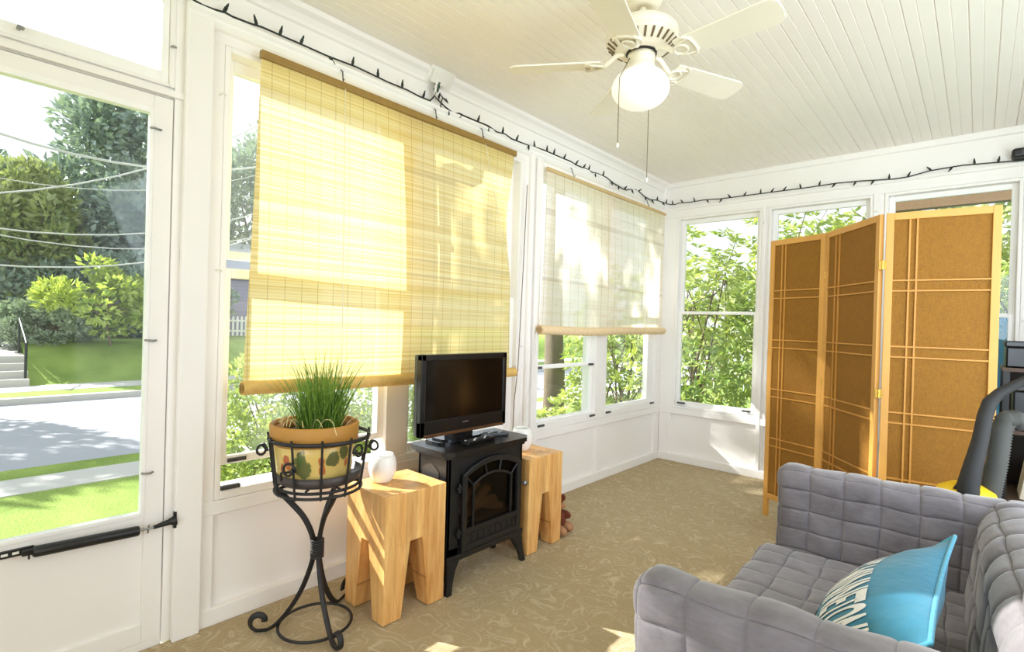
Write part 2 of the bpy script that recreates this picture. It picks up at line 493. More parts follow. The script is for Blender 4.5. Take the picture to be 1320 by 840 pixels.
def leaf_mat(name, c1, c2, trans=0.35, scale=1.2):
    m = bpy.data.materials.new(name); m.use_nodes = True
    nt = m.node_tree; nt.nodes.clear()
    out = nt.nodes.new('ShaderNodeOutputMaterial')
    v = coords(nt); n = noise(nt, v, scale, 3); n2 = noise(nt, v, scale * 14, 1)
    f = math_n(nt, 'ADD', math_n(nt, 'MULTIPLY', n, 0.5), math_n(nt, 'MULTIPLY', n2, 0.5))
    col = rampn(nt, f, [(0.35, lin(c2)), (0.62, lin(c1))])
    df = nt.nodes.new('ShaderNodeBsdfDiffuse'); tl = nt.nodes.new('ShaderNodeBsdfTranslucent'); gl = nt.nodes.new('ShaderNodeBsdfGlossy')
    gl.inputs['Roughness'].default_value = 0.35
    nt.links.new(col, df.inputs[0])
    nt.links.new(mixrgb(nt, 1.0, col, (1.0, 1.0, 0.55), 'MULTIPLY'), tl.inputs[0])
    m1 = nt.nodes.new('ShaderNodeMixShader'); m1.inputs[0].default_value = trans
    nt.links.new(df.outputs[0], m1.inputs[1]); nt.links.new(tl.outputs[0], m1.inputs[2])
    m2 = nt.nodes.new('ShaderNodeMixShader'); m2.inputs[0].default_value = 0.06
    nt.links.new(m1.outputs[0], m2.inputs[1]); nt.links.new(gl.outputs[0], m2.inputs[2])
    nt.links.new(m2.outputs[0], out.inputs[0])
    return m
leaf_hazy = leaf_mat('hazy_foliage', (168, 186, 170), (110, 134, 126), 0.25, 0.35)  # pale bluish haze over the far trees is put into this leaf colour
leaf_mid = leaf_mat('olive_foliage', (182, 190, 128), (122, 142, 92), 0.3, 0.5)
leaf_lime = leaf_mat('lime_foliage', (206, 218, 116), (140, 168, 72), 0.4, 0.8)
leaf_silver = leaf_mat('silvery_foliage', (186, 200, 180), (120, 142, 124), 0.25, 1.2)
leaf_rhodo = leaf_mat('glossy_shrub_leaves', (210, 218, 122), (116, 152, 68), 0.45, 1.3)
leaf_hedge = leaf_mat('pale_hedge_leaves', (196, 206, 130), (130, 156, 84), 0.4, 2.0)
grass_blade = leaf_mat('grass_blades', (140, 176, 74), (70, 110, 42), 0.35, 6)

def lawn_mat():
    m, nt, p = newmat('lawn_grass')
    v = coords(nt); n = noise(nt, v, 1.3, 4); n2 = noise(nt, v, 38, 3, 0.7)
    f = math_n(nt, 'ADD', math_n(nt, 'MULTIPLY', n, 0.4), math_n(nt, 'MULTIPLY', n2, 0.6))
    nt.links.new(rampn(nt, f, [(0.3, lin((104, 132, 56))), (0.7, lin((184, 204, 108)))]), p.inputs['Base Color'])
    p.inputs['Roughness'].default_value = 0.9; p.inputs['Specular IOR Level'].default_value = 0.1
    nt.links.new(bump(nt, n2, 0.8, 0.05), p.inputs['Normal'])
    return m
lawn_m = lawn_mat()
ember_m = simple('ceramic_log', (150, 116, 86), 0.9, var=0.5, scale=18, bmp=0.6, bscale=40)
def grille_mat():
    m, nt, p = newmat('perforated_grille')
    v = coords(nt); xyz = sepxyz(nt, v)
    a = math_n(nt, 'SINE', math_n(nt, 'MULTIPLY', math_n(nt, 'ADD', xyz[0], xyz[2]), 480)); b = math_n(nt, 'SINE', math_n(nt, 'MULTIPLY', math_n(nt, 'SUBTRACT', xyz[0], xyz[2]), 480))
    h = math_n(nt, 'GREATER_THAN', math_n(nt, 'MULTIPLY', a, b), 0.12)
    nt.links.new(mixrgb(nt, h, lin((66, 64, 62)), lin((8, 8, 8))), p.inputs['Base Color'])
    p.inputs['Roughness'].default_value = 0.45
    return m
grille_m = grille_mat()

# ------------------------------------------------------------------ the room
# floor: one thick carpeted slab
b = MB(); b.box(0.0, RX, -2.05, LY, -0.3, 0.0)
struct(b.build('floor', carpet_m))

# ceiling of V-jointed boards running the length of the porch
b = MB()
w = 0.105
x = -0.1
prof = []
while x < RX + 0.1:
    prof += [(x, CEIL), (x + 0.003, CEIL + 0.006), (x + 0.006, CEIL), (x + 0.050, CEIL), (x + 0.0525, CEIL + 0.003), (x + 0.055, CEIL)]
    x += w
prof += [(x, CEIL), (x, CEIL + 0.1), (-0.1, CEIL + 0.1)]
b.prism(prof, 1, -2.05, LY + 0.1)
struct(b.build('ceiling', ceil_m))

def bx(mb, ax, a0, a1, d0, d1, z0, z1):
    # ax 'L': left wall, a = y, d = depth outwards; 'B': far wall, a = x
    if ax == 'L': mb.box(-d1, -d0, a0, a1, z0, z1)
    else: mb.box(a0, a1, LY + d0, LY + d1, z0, z1)

# left wall: sill-height panelling, posts, header
b = MB()
bx(b, 'L', 0.634, LY + 0.12, 0.022, 0.137, -0.3, 0.445)
bx(b, 'L', -2.05, -0.34, 0.0, 0.14, -0.3, CEIL)
bx(b, 'L', -0.34, 0.634, 0.0, 0.14, 2.50, CEIL + .05)
bx(b, 'L', 0.634, LY + 0.14, 0.0, 0.14, 2.335, CEIL + .05)
for a0, a1 in ((0.723, 0.775), (2.567, 2.85), (3.605, 3.685), (4.60, LY)):
    bx(b, 'L', a0, a1, 0.0, 0.03, 0.0, 0.445)
bx(b, 'L', 0.634, 0.774, 0.0, 0.138, 0.44, 2.34)
bx(b, 'L', 2.641, 2.799, 0.0, 0.138, 0.44, 2.34)
bx(b, 'L', 4.621, LY + 0.13, 0.0, 0.138, 0.44, 2.34)
bx(b, 'L', 0.723, LY, -0.004, 0.139, 0.443, 0.499)
struct(b.build('wall_left', white, bevel=0.003, seg=1))
b = MB()
bx(b, 'L', 0.630, 0.723, -0.03, 0.0, 0.0, 2.44)
bx(b, 'L', 2.735, 2.80, -0.022, 0.0, 0.0, 2.42)
b.tube([(0.012, 2.69, 0.0), (0.012, 2.69, 2.40)], 0.022, 12)
struct(b.build('trim_1', white, bevel=0.004))

b = MB(); bx(b, 'L', 0.723, LY, -0.012, 0.022, 0.0, 0.07)
struct(b.build('baseboard_left', white, bevel=0.004))
b = MB(); bx(b, 'B', 0.0, RX, -0.012, 0.022, 0.0, 0.07)
struct(b.build('baseboard_far', white, bevel=0.004))

# picture rails and crown mouldings
b = MB()
pr = [(0.0, 2.375), (0.018, 2.38), (0.032, 2.395), (0.028, 2.41), (0.04, 2.42), (0.04, 2.432), (0.0, 2.436)]
b.prism(pr, 1, 0.635, LY)
struct(b.build('trim_2', white_trim))
b = MB()
cr = [(0.0, 2.545), (0.012, 2.55), (0.016, 2.565), (0.03, 2.585), (0.052, 2.60), (0.056, 2.622), (0.0, 2.622)]
b.prism(cr, 1, -2.05, LY)
struct(b.build('trim_3', white))
b = MB()
b.prism([(LY, 2.362), (LY - 0.014, 2.366), (LY - 0.02, 2.378), (LY - 0.02, 2.386), (LY, 2.39)], 0, 0.0, RX)
b.prism([(LY, 2.575), (LY - 0.016, 2.582), (LY - 0.02, 2.6), (LY - 0.028, 2.622), (LY, 2.622)], 0, 0.0, RX)
b.box(0.0, 0.03, LY - 0.03, LY, 2.39, 2.58)
struct(b.build('trim_4', white))

# far wall
b = MB()
bx(b, 'B', -0.14, RX + 0.1, 0.022, 0.14, -0.3, 0.448)
bx(b, 'B', -0.14, RX + 0.1, 0.0, 0.14, 2.291, CEIL + .05)
bx(b, 'B', 0.0, RX + 0.1, -0.004, 0.139, 0.446, 0.504)
bx(b, 'B', 0.0, 0.129, 0.001, 0.138, 0.44, 2.292)
bx(b, 'B', 0.0, 0.115, 0.0, 0.03, 0.0, 0.448)
bx(b, 'B', 0.886, 0.917, -0.006, 0.136, 0.0, 2.30)
bx(b, 'B', 0.917, 0.934, 0.010, 0.136, 0.0, 2.30)
bx(b, 'B', 1.666, 1.706, -0.006, 0.136, 0.0, 2.30)
bx(b, 'B', 1.706, 1.734, 0.010, 0.136, 0.0, 2.30)
bx(b, 'B', 2.471, RX + 0.1, 0.0, 0.136, 0.44, 2.30)
struct(b.build('wall_far', white, bevel=0.003, seg=1))

b = MB()
b.box(RX, RX + 0.1, -2.05, LY + 0.14, -0.3, 0.45); b.box(RX, RX + 0.1, -2.05, LY + 0.14, 2.40, CEIL + .05)
b.box(RX, RX + 0.1, -2.05, 0.75, 0.45, 2.40); b.box(RX, RX + 0.1, 3.65, LY + 0.14, 0.45, 2.40)
struct(b.build('wall_right', white))
w7 = sempty('window_7', 'opening added in the unseen right wall for the fill light', 'window', (RX, 2.2, 0.45))  # framed opening added so the right fill lamp shines into the room
b = MB()
for y_ in (0.75, 2.17, 3.59): b.box(RX + .01, RX + 0.09, y_, y_ + 0.06, 0.45, 2.40)
b.box(RX + .01, RX + 0.09, 0.81, 3.59, 0.45, 0.50); b.box(RX + .01, RX + 0.09, 0.81, 3.59, 2.35, 2.40)
b.build('frame', white_trim, w7)
b = MB()
b.box(-0.14, RX + 0.1, -2.15, -2.05, -0.3, 0.55); b.box(-0.14, RX + 0.1, -2.15, -2.05, 2.35, CEIL + .05)  # gap between sill and header added to let the rear fill lamp in
for xx in (-0.14, 0.75, 1.65, RX): b.box(xx, xx + 0.1, -2.15, -2.05, 0.55, 2.35)
struct(b.build('wall_near', white))

# windows ---------------------------------------------------------------------
def sash(win, ax, a0, a1, z0, z1, w4, d, t=0.03, gl=glass_m, name='sash'):
    # w4: left, right, bottom, top member widths; outer rectangle a0..a1, z0..z1
    l, r, bo, tp = w4
    m = MB()
    bx(m, ax, a0, a0 + l, d, d + t, z0, z1); bx(m, ax, a1 - r, a1, d, d + t, z0, z1)
    bx(m, ax, a0 + l, a1 - r, d, d + t, z0, z0 + bo); bx(m, ax, a0 + l, a1 - r, d, d + t, z1 - tp, z1)
    o = m.build(name, white_trim, win, bevel=0.003, seg=1)
    m = MB(); bx(m, ax, a0 + l - .004, a1 - r + .004, d + t / 2 - 0.002, d + t / 2 + 0.002, z0 + bo - .004, z1 - tp + .004)
    p = m.build('pane', gl, o)
    return o
def frame(win, ax, a0, a1, z0, z1, w4, d0, d1, mull=()):
    l, r, bo, tp = w4
    m = MB()
    bx(m, ax, a0, a0 + l, d0, d1, z0, z1); bx(m, ax, a1 - r, a1, d0, d1, z0, z1)
    bx(m, ax, a0 + l, a1 - r, d0, d1, z0, z0 + bo); bx(m, ax, a0 + l, a1 - r, d0, d1, z1 - tp, z1)
    for p, q in mull: bx(m, ax, p, q, d0, d1, z0 + bo, z1 - tp)
    return m.build('frame', white, win, bevel=0.003, seg=1)
def latch(win, ax, a, z, d=-0.006, w=0.06):
    m = MB(); bx(m, ax, a, a + w, d, d + 0.02, z, z + 0.016); bx(m, ax, a + .006, a + w - .006, d - .006, d, z + .003, z + 0.012)
    m.build('latch', dark_clip, win, bevel=0.002)
def hook(win, ax, a, z, d=0.0):
    def P(u, v, w_): return (-(d - u), a + v, z + w_) if ax == 'L' else (a + v, LY + d - u, z + w_)
    m = MB(); m.tube([P(0, 0, 0), P(0.012, 0, 0), P(0.02, 0.006, 0.004), P(0.022, 0.014, 0.002), P(0.016, 0.018, -.004)], 0.0025, 6)
    m.build('hook', white_plastic, win)

# wide window of the left wall: a pair of double-hung sashes
w1 = sempty('window_1', 'wide pair of white sash windows behind the yellow bamboo blind', 'window', (0, 1.7, 0.5))
frame(w1, 'L', 0.775, 2.64, 0.500, 2.335, (0.022, 0.05, 0.035, 0.02), 0.0, 0.13, mull=((1.585, 1.72),))
sash(w1, 'L', 0.797, 1.585, 1.485, 2.315, (0.034, 0.034, 0.035, 0.05), 0.065)
sash(w1, 'L', 0.797, 1.585, 0.632, 1.445, (0.030, 0.034, 0.034, 0.040), 0.030)
sash(w1, 'L', 1.72, 2.59, 1.40, 2.315, (0.034, 0.075, 0.035, 0.05), 0.065)
sash(w1, 'L', 1.72, 2.59, 0.535, 1.42, (0.030, 0.075, 0.045, 0.030), 0.030)
latch(w1, 'L', 0.80, 0.535, 0.0, 0.075); latch(w1, 'L', 0.83, 0.640, 0.024, 0.075); latch(w1, 'L', 1.43, 0.640, 0.024, 0.075)
hook(w1, 'L', 0.757, 2.13); hook(w1, 'L', 0.757, 1.43); hook(w1, 'L', 2.62, 1.10)

w2 = sempty('window_2', 'pair of white sash windows behind the pale woven blind', 'window', (0, 3.7, 0.5))
frame(w2, 'L', 2.80, 4.62, 0.500, 2.335, (0.02, 0.03, 0.055, 0.02), 0.0, 0.13, mull=((3.56, 3.725),))
sash(w2, 'L', 2.82, 3.56, 0.93, 2.315, (0.03, 0.03, 0.028, 0.05), 0.055)
sash(w2, 'L', 2.82, 3.56, 0.555, 0.95, (0.026, 0.028, 0.02, 0.018), 0.03)
sash(w2, 'L', 3.725, 4.59, 1.38, 2.315, (0.03, 0.10, 0.03, 0.05), 0.065)
sash(w2, 'L', 3.725, 4.59, 0.555, 1.40, (0.03, 0.10, 0.03, 0.03), 0.03)
for a, z in ((2.84, 0.53), (3.49, 0.53), (3.73, 0.53), (4.50, 0.535)): latch(w2, 'L', a, z, -0.008, 0.07)
latch(w2, 'L', 2.84, 0.935, 0.02, 0.06); latch(w2, 'L', 3.50, 0.935, 0.02, 0.06)
hook(w2, 'L', 4.64, 0.85)

wins = []
for n_, (a0, a1, lab) in enumerate(((0.13, 0.885, 'uncovered white sash window in the far corner'), (0.935, 1.665, 'white sash window half hidden by the left screen panels'), (1.735, 2.47, 'white sash window behind the tallest screen panel'))):
    wv_ = sempty('window_%d' % (n_ + 3), lab, 'window', ((a0 + a1) / 2, LY, 0.5))
    frame(wv_, 'B', a0, a1, 0.505, 2.29, (0.022, 0.02, 0.02, 0.02), 0.0, 0.13)
    sash(wv_, 'B', a0 + .022, a1 - .02, 1.39, 2.27, (0.036, 0.034, 0.022, 0.038), 0.06)
    sash(wv_, 'B', a0 + .022, a1 - .02, 0.525, 1.405, (0.036, 0.034, 0.045, 0.022), 0.028)
    latch(wv_, 'B', a0 + .05, 0.545, -0.004, 0.07); latch(wv_, 'B', a1 - .12, 0.545, -0.004, 0.07)
    hook(wv_, 'B', a0 - .012, 1.45); hook(wv_, 'B', a1 + .012, 1.36); hook(wv_, 'B', a1 + .012, 2.16)
    wins.append(wv_)

# glazed door with its transom light
dr = sempty('door_1', 'white storm door with a tall glass pane', 'door', (0, 0.1, 0))
m = MB()
bx(m, 'L', 0.537, 0.598, 0.0, 0.04, 0.03, 2.055); bx(m, 'L', -0.30, -0.22, 0.0, 0.04, 0.03, 2.055)
bx(m, 'L', -0.22, 0.537, 0.0, 0.04, 2.002, 2.055); bx(m, 'L', -0.22, 0.537, 0.0, 0.04, 0.455, 0.505)
bx(m, 'L', -0.22, 0.537, 0.0, 0.04, 0.03, 0.10)
leaf = m.build('door_leaf', white, dr, bevel=0.003)
m = MB(); bx(m, 'L', -0.22, 0.537, 0.012, 0.03, 0.10, 0.455); m.build('kick_panel', white, dr)
m = MB()
bx(m, 'L', 0.525, 0.538, -0.003, 0.03, 0.500, 2.006); bx(m, 'L', -0.222, -0.20, -0.003, 0.03, 0.500, 2.006)
bx(m, 'L', -0.20, 0.525, -0.003, 0.03, 1.985, 2.006); bx(m, 'L', -0.20, 0.525, -0.003, 0.03, 0.500, 0.514)
m.build('glazing_bead', white_trim, dr, bevel=0.002)
m = MB(); bx(m, 'L', -0.21, 0.53, 0.014, 0.018, 0.505, 2.0); m.build('pane', door_glass, dr)
m = MB()
bx(m, 'L', 0.602, 0.634, 0.001, 0.137, 0.0, 2.499); bx(m, 'L', -0.34, -0.304, 0.0, 0.14, 0.0, 2.335)
bx(m, 'L', -0.304, 0.602, 0.01, 0.14, 2.06, 2.10); bx(m, 'L', -0.34, 0.632, -0.012, 0.0, 2.062, 2.088)
bx(m, 'L', -0.304, 0.602, 0.01, 0.14, -0.02, 0.025)
m.build('door_frame', white, dr, bevel=0.003)
for zz in (1.93, 1.15, 0.66):
    m = MB(); m.tube([(0.002, 0.525, zz), (0.012, 0.535, zz), (0.012, 0.552, zz - .002), (0.004, 0.56, zz)], 0.004, 6); m.build('clip', steel, dr)
# pneumatic closer
cl = MB(); A = Vector((0.035, 0.23, 0.472)); B_ = Vector((0.035, 0.515, 0.462))
cl.tube([A, A.lerp(B_, .02), A.lerp(B_, 0.98), B_], [0.014, 0.018, 0.018, 0.016], 16)
clo = cl.build('closer', black_m, dr)
m = MB(); m.box(0.001, 0.012, 0.150, 0.235, 0.462, 0.484); m.box(0.001, 0.035, 0.205, 0.24, 0.464, 0.48)
m.tube([(0.03, 0.222, 0.45), (0.03, 0.222, 0.47)], 0.003, 6); m.build('closer_bracket', black_m, clo)
for y0 in (0.158, 0.184):
    m = MB(); m.box(0.012, 0.0128, y0, y0 + 0.016, 0.469, 0.477); m.build('slot', white_plastic, clo)
m = MB(); m.tube([(0.035, 0.515, 0.462), (0.033, 0.565, 0.461)], 0.004, 8); m.tube([(0.034, 0.542, 0.445), (0.034, 0.546, 0.475)], 0.003, 6); m.build('closer_rod', steel, clo)
m = MB(); m.tube([(0.033, 0.56, 0.461), (0.03, 0.62, 0.468)], [0.007, 0.012], 10); m.box(0.018, 0.034, 0.625, 0.634, 0.44, 0.50)
m.tube([(0.028, 0.61, 0.467), (0.03, 0.634, 0.469)], [0.012, 0.02], 10); m.build('jamb_bracket', black_m, clo)

w6 = sempty('window_6', 'narrow transom window above the storm door', 'window', (0, 0.1, 2.1))
frame(w6, 'L', -0.304, 0.602, 2.10, 2.50, (0.02, 0.018, 0.012, 0.02), 0.0, 0.12)
sash(w6, 'L', -0.284, 0.584, 2.112, 2.48, (0.03, 0.024, 0.042, 0.03), 0.012)
m = MB(); m.tube([(0.0, 0.17, 2.135), (0.02, 0.17, 2.135), (0.025, 0.18, 2.13)], 0.006, 8); m.tube([(0.0, 0.585, 2.25), (0.014, 0.59, 2.25), (0.014, 0.60, 2.247)], 0.004, 6)
m.build('catch', steel, w6)

# ------------------------------------------------------------------ sofa, the largest piece
def quilted(size, r, cell, amp, bulge=0.0, res=9, warp=None):
    # a rounded slab whose cover is stitched into square pillows
    h = [s_ / 2 for s_ in size]
    mb = MB()
    cl = cell if isinstance(cell, tuple) else (cell,) * 3
    n = [max(1, round(size[i] / cl[i])) for i in range(3)]
    cs = [size[i] / n[i] for i in range(3)]
    for ax in range(3):
        i, j = (ax + 1) % 3, (ax + 2) % 3
        for sg in (-1, 1):
            rows = []
            fr = [0.0, 0.015, 0.04, 0.09, 0.2, 0.4, 0.6, 0.8, 0.91, 0.96, 0.985]
            li = [(k, f) for k in range(n[i]) for f in fr] + [(n[i] - 1, 1.0)]
            lj = [(k, f) for k in range(n[j]) for f in fr] + [(n[j] - 1, 1.0)]
            for ka, fra in li:
                row = []
                for kc, frc in lj:
                    p = [0, 0, 0]
                    p[ax] = sg * h[ax]; p[i] = -h[i] + cs[i] * (ka + fra); p[j] = -h[j] + cs[j] * (kc + frc)
                    q = Vector([max(-(h[k] - r), min(h[k] - r, p[k])) for k in range(3)])
                    nv = Vector(p) - q
                    nv.normalize()
                    fa = 2 * abs(fra - 0.5); fc = 2 * abs(frc - 0.5)
                    # stitched lines are sharp creases, pillow tops nearly flat
                    d = (1 - fa ** 14) * (1 - fc ** 14) * (0.75 + 0.25 * (1 - fa * fa) * (1 - fc * fc))
                    jt = 0.25 * math.sin(37 * ka + 91 * kc)
                    pos = q + nv * (r + amp * d * (1 + jt))
                    pos += Vector((0.0025 * math.sin(31 * p[1] + 17 * p[2]), 0.0025 * math.sin(29 * p[0] + 23 * p[2]), 0.0025 * math.sin(27 * p[0] + 19 * p[1])))
                    if warp: pos = warp(pos)
                    row.append(pos)
                rows.append(row)
            mb.grid(rows)
    return mb
SOFA = thing('sofa', 'grey quilted box-arm sofa in front of the wooden folding screen', 'sofa', (2.0, 1.7, 0.0))
SA = math.radians(2.2)
def place(mb, c, lean=0.0, yaw=0.0):
    T = Matrix.Translation(Vector(c)) @ Matrix.Rotation(SA + yaw, 4, 'Z') @ Matrix.Rotation(lean, 4, 'Y')
    mb.v = [tuple(T @ Vector(p)) for p in mb.v]
    return mb
# near arm (its top edge dips a little towards the back), far arm, seat, back
place(quilted((0.92, 0.115, 0.65), 0.036, (0.113, 0.2, 0.078), 0.007), (2.19, 1.115, 0.383), yaw=math.radians(2.0)).build('near_arm', quilt_m, SOFA, weld=True)
place(quilted((0.92, 0.12, 0.63), 0.036, (0.113, 0.2, 0.078), 0.0075), (2.137, 2.405, 0.380)).build('far_arm', quilt_m, SOFA, weld=True)
place(quilted((0.70, 1.18, 0.20), 0.030, 0.112, 0.009), (2.005, 1.755, 0.275)).build('seat', quilt_m, SOFA, weld=True)
place(quilted((0.26, 1.40, 0.62), 0.11, (0.13, 0.14, 0.12), 0.012), (2.43, 1.77, 0.395), lean=0.10).build('backrest', quilt_m, SOFA, weld=True)
m = MB(); m.box(1.72, 2.50, 1.19, 2.32, 0.10, 0.19, rotz(0))
m.build('base', simple('sofa_base_cloth', (70, 68, 70), 0.9), SOFA, bevel=0.01)
for x_, y_ in ((1.78, 1.12), (1.74, 2.38), (2.50, 1.14), (2.46, 2.42)):
    m = MB(); m.lathe([(0.0, 0.0), (0.018, 0.0), (0.026, 0.075), (0.0, 0.075)], (x_, y_, 0), 16); m.build('leg', simple('sofa_leg_wood', (70, 46, 30), 0.4), SOFA)

# ------------------------------------------------------------------ throw pillow with printed lettering
PT = Vector((2.215, 1.68, 0.0))
def pillow_frame():
    top = Vector((2.235, 0, 0.685)); bot = Vector((1.965, 0, 0.410))
    up = (top - bot).normalized()
    return (top + bot) / 2, up, (top - bot).length
pc, pup, plen = pillow_frame()
pc = Vector((pc.x, 1.612, pc.z - 0.012))
pside = Vector((0.03, 1.0, 0.06)).normalized()
pn = pside.cross(pup).normalized()
if pn.x > 0: pn = -pn           # front face looks away from the sofa back
PW, PH, PTK = 0.62, plen, 0.088
def pil(u, v, sgn):
    e = max(0.0, (1 - abs(u) ** 2.2)) ** 0.85 * max(0.0, (1 - abs(v) ** 2.2)) ** 0.85
    uu = u * (1 - 0.07 * (1 - v * v) * abs(u) ** 3); vv = v * (1 - 0.07 * (1 - u * u) * abs(v) ** 3)
    wr = 0.002 * math.sin(7 * u + 5 * v) * math.sin(5 * v - 3 * u) + 0.0015 * math.sin(11 * u * v + 6 * u)
    return pc + pside * (uu * PW / 2) + pup * (vv * PH / 2) + pn * (sgn * (PTK * e + wr * min(1, e * 2)))
PIL = thing('throw_pillow', 'teal throw pillow with white lettering leaning in the corner of the grey sofa', 'pillow', pc)
N = 48
m = MB()
for sg in (1, -1):
    m.grid([[pil(-1 + 2 * a / N, -1 + 2 * c / N, sg) for c in range(N + 1)] for a in range(N + 1)])
m.build('pillow_cover', teal_m, PIL, weld=True)
edge = [pil(-1 + 2 * a / N, 1, 1) for a in range(N)] + [pil(1, 1 - 2 * a / N, 1) for a in range(N)] + [pil(1 - 2 * a / N, -1, 1) for a in range(N)] + [pil(-1, -1 + 2 * a / N, 1) for a in range(N)]
m = MB(); m.tube(edge, 0.0055, 8, closed=True); m.build('piping', teal_pipe, PIL)
def lettering(txt, height, u_start, v_top, parent):
    # letters run along the pillow (far corner to near), heads towards the top edge
    cu = bpy.data.curves.new('t', 'FONT'); cu.body = txt; cu.size = 1.0; cu.extrude = 0; cu.offset = 0.03
    ob = bpy.data.objects.new('t', cu); COL.objects.link(ob)
    bpy.context.view_layer.update()
    dg = bpy.context.evaluated_depsgraph_get()
    me = bpy.data.meshes.new_from_object(ob.evaluated_get(dg))
    bm = bmesh.new(); bm.from_mesh(me)
    bmesh.ops.triangulate(bm, faces=bm.faces)
    for _ in range(3):
        bmesh.ops.subdivide_edges(bm, edges=[e for e in bm.edges if e.calc_length() > 0.12], cuts=1)
        bmesh.ops.triangulate(bm, faces=bm.faces)
    ys = [v.co.y for v in bm.verts]; xs = [v.co.x for v in bm.verts]
    y0, y1, x0, x1 = min(ys), max(ys), min(xs), max(xs)
    mb = MB()
    vs = []
    for v in bm.verts:
        fx = (v.co.x - x0) / (y1 - y0); fy = (v.co.y - y0) / (y1 - y0)
        u = u_start - fx / ((x1 - x0) / (y1 - y0)) * 1.57
        vv = v_top - (1 - fy) * height
        p = pil(max(-.999, min(.999, u)), max(-.999, min(.999, vv)), 1) + pn * 0.0025
        vs.append(p)
    bm.verts.index_update()
    mb.add(vs, [tuple(q.index for q in f.verts) for f in bm.faces], True)
    bm.free(); bpy.data.objects.remove(ob); bpy.data.curves.remove(cu); bpy.data.meshes.remove(me)
    o = mb.build('lettering', print_m, parent, fix=False)
    return o
lettering('LAKE MINNETONKA', 0.74, 0.60, 0.40, PIL)
m = MB()
for k in range(1):
    m.grid([[pil(0.55 - 1.3 * a / 20, -0.60 - 0.10 * c / 4, 1) + pn * 0.0025 for c in range(5)] for a in range(21)])
m.build('printed_band', print_m, PIL, fix=False)

# ------------------------------------------------------------------ folding screen
SH = 1.86
SP = [Vector((1.213, 3.816, 0)), Vector((1.574, 3.655, 0)), Vector((1.900, 3.225, 0)), Vector((2.349, 3.285, 0))]
scr = thing('folding_screen', 'three-panel folding screen of pale wood and woven fibre standing behind the sofa', 'folding screen', (1.75, 3.45, 0))
for k in range(3):
    A, B_ = SP[k], SP[k + 1]
    if k == 2: A = A + Vector((0.016, 0.0, 0))
    d = (B_ - A); L_ = d.length - 0.004; ang = math.atan2(d.y, d.x)
    T = Matrix.Translation(A) @ Matrix.Rotation(ang, 4, 'Z')
    fw = 0.032
    m = MB()
    m.box(0, fw, -0.011, 0.011, 0.0, SH, T); m.box(L_ - fw, L_, -0.011, 0.011, 0.0, SH, T)
    m.box(fw, L_ - fw, -0.011, 0.011, SH - 0.036, SH, T); m.box(fw, L_ - fw, -0.011, 0.011, 0.12, 0.156, T)
    pa = m.build('screen_panel', frame_m, scr, bevel=0.002)
    m = MB(); m.box(fw, L_ - fw, -0.002, 0.003, 0.156, SH - 0.036, T); m.build('woven_infill', woven_m, pa)
    m = MB()
    for f in (0.175, 0.255):
        xx = fw + (L_ - 2 * fw) * f; m.box(xx - .0038, xx + .0038, -0.0085, -0.002, 0.156, SH - 0.036, T)
    for zc in (1.495, 1.165, 0.835, 0.505):
        for dz in (-0.026, 0.026):
            m.box(fw, L_ - fw, -0.0095, -0.003, zc + dz - .0038, zc + dz + .0038, T)
    m.build('lattice', lattice_m, pa)
for zz in (1.60, 0.95, 0.30):
    for P in (SP[1], SP[2]):
        m = MB(); T = Matrix.Translation(P + Vector((0.008, -0.014, zz)))
        m.box(-0.016, 0.016, -0.002, 0.002, -0.022, 0.022, T); m.tube([P + Vector((0.008, -0.018, zz - .022)), P + Vector((0.008, -0.018, zz + .022))], 0.004, 8)
        m.build('hinge', brass, scr)

# ------------------------------------------------------------------ yellow bamboo blind
b1 = thing('roller_blind', 'yellow bamboo roll-up blind lowered over the wide left window', 'blind', (0.06, 1.68, 2.33))
m = MB(); m.box(0.040, 0.066, 0.888, 2.472, 2.312, 2.346); m.build('header_rail', bamboo_solid, b1, bevel=0.004)
def blind_sheet(y0t, y1t, y0b, y1b, zt, zb0, zb1, xt, xb, bow, nx, nz, curl=0.0):
    rows = []
    for i in range(nz + 1):
        t = i / nz; row = []
        for j in range(nx + 1):
            s_ = j / nx
            y = (y0t * (1 - t) + y0b * t) * (1 - s_) + (y1t * (1 - t) + y1b * t) * s_
            z = zt + ((zb0 * (1 - s_) + zb1 * s_) - zt) * t
            x_ = xt + (xb - xt) * t + bow * math.sin(PI * min(1, s_ * 1.15)) * math.sin(PI * t * 0.75) + 0.0012 * (i % 2) + 0.004 * math.sin(9 * s_ + 4 * t)
            # right edge pulls in below the header
            y += -curl * s_ ** 3 * math.sin(PI * min(1, t * 1.6)) ** 2
            row.append((x_, y, z))
        rows.append(row)
    return rows
m = MB(); m.grid(blind_sheet(0.893, 2.455, 0.850, 2.455, 2.315, 0.965, 0.955, 0.05, 0.06, 0.035, 40, 200, 0.05)); m.build('slats', bamboo_m, b1)
m = MB(); m.tube([(0.072, 0.843, 0.958), (0.085, 1.3, 0.950), (0.088, 1.9, 0.945), (0.078, 2.488, 0.942)], 0.029, 18)
rl = m.build('bottom_roll', bamboo_roll, b1)
for yy in (0.845, 2.486):
    m = MB()
    for r_ in (0.008, 0.015, 0.022):
        m.tube([(0.072 + r_ * math.cos(a / 12 * 2 * PI), yy + (-.004 if yy < 1 else .006), 0.955 + r_ * math.sin(a / 12 * 2 * PI)) for a in range(12)], 0.0014, 5, closed=True)
    m.build('rolled_end', bamboo_solid, rl)
m = MB(); m.tube([(0.074, 1.262, 2.31), (0.098, 1.258, 1.7), (0.122, 1.255, 0.95)], 0.0022, 6); m.build('lift_cord', cord_m, b1)
m = MB(); m.tube([(0.074, 2.18, 2.31), (0.10, 2.28, 1.9), (0.085, 2.40, 1.6)], 0.002, 6)
m.build('lift_cord', cord_m, b1)
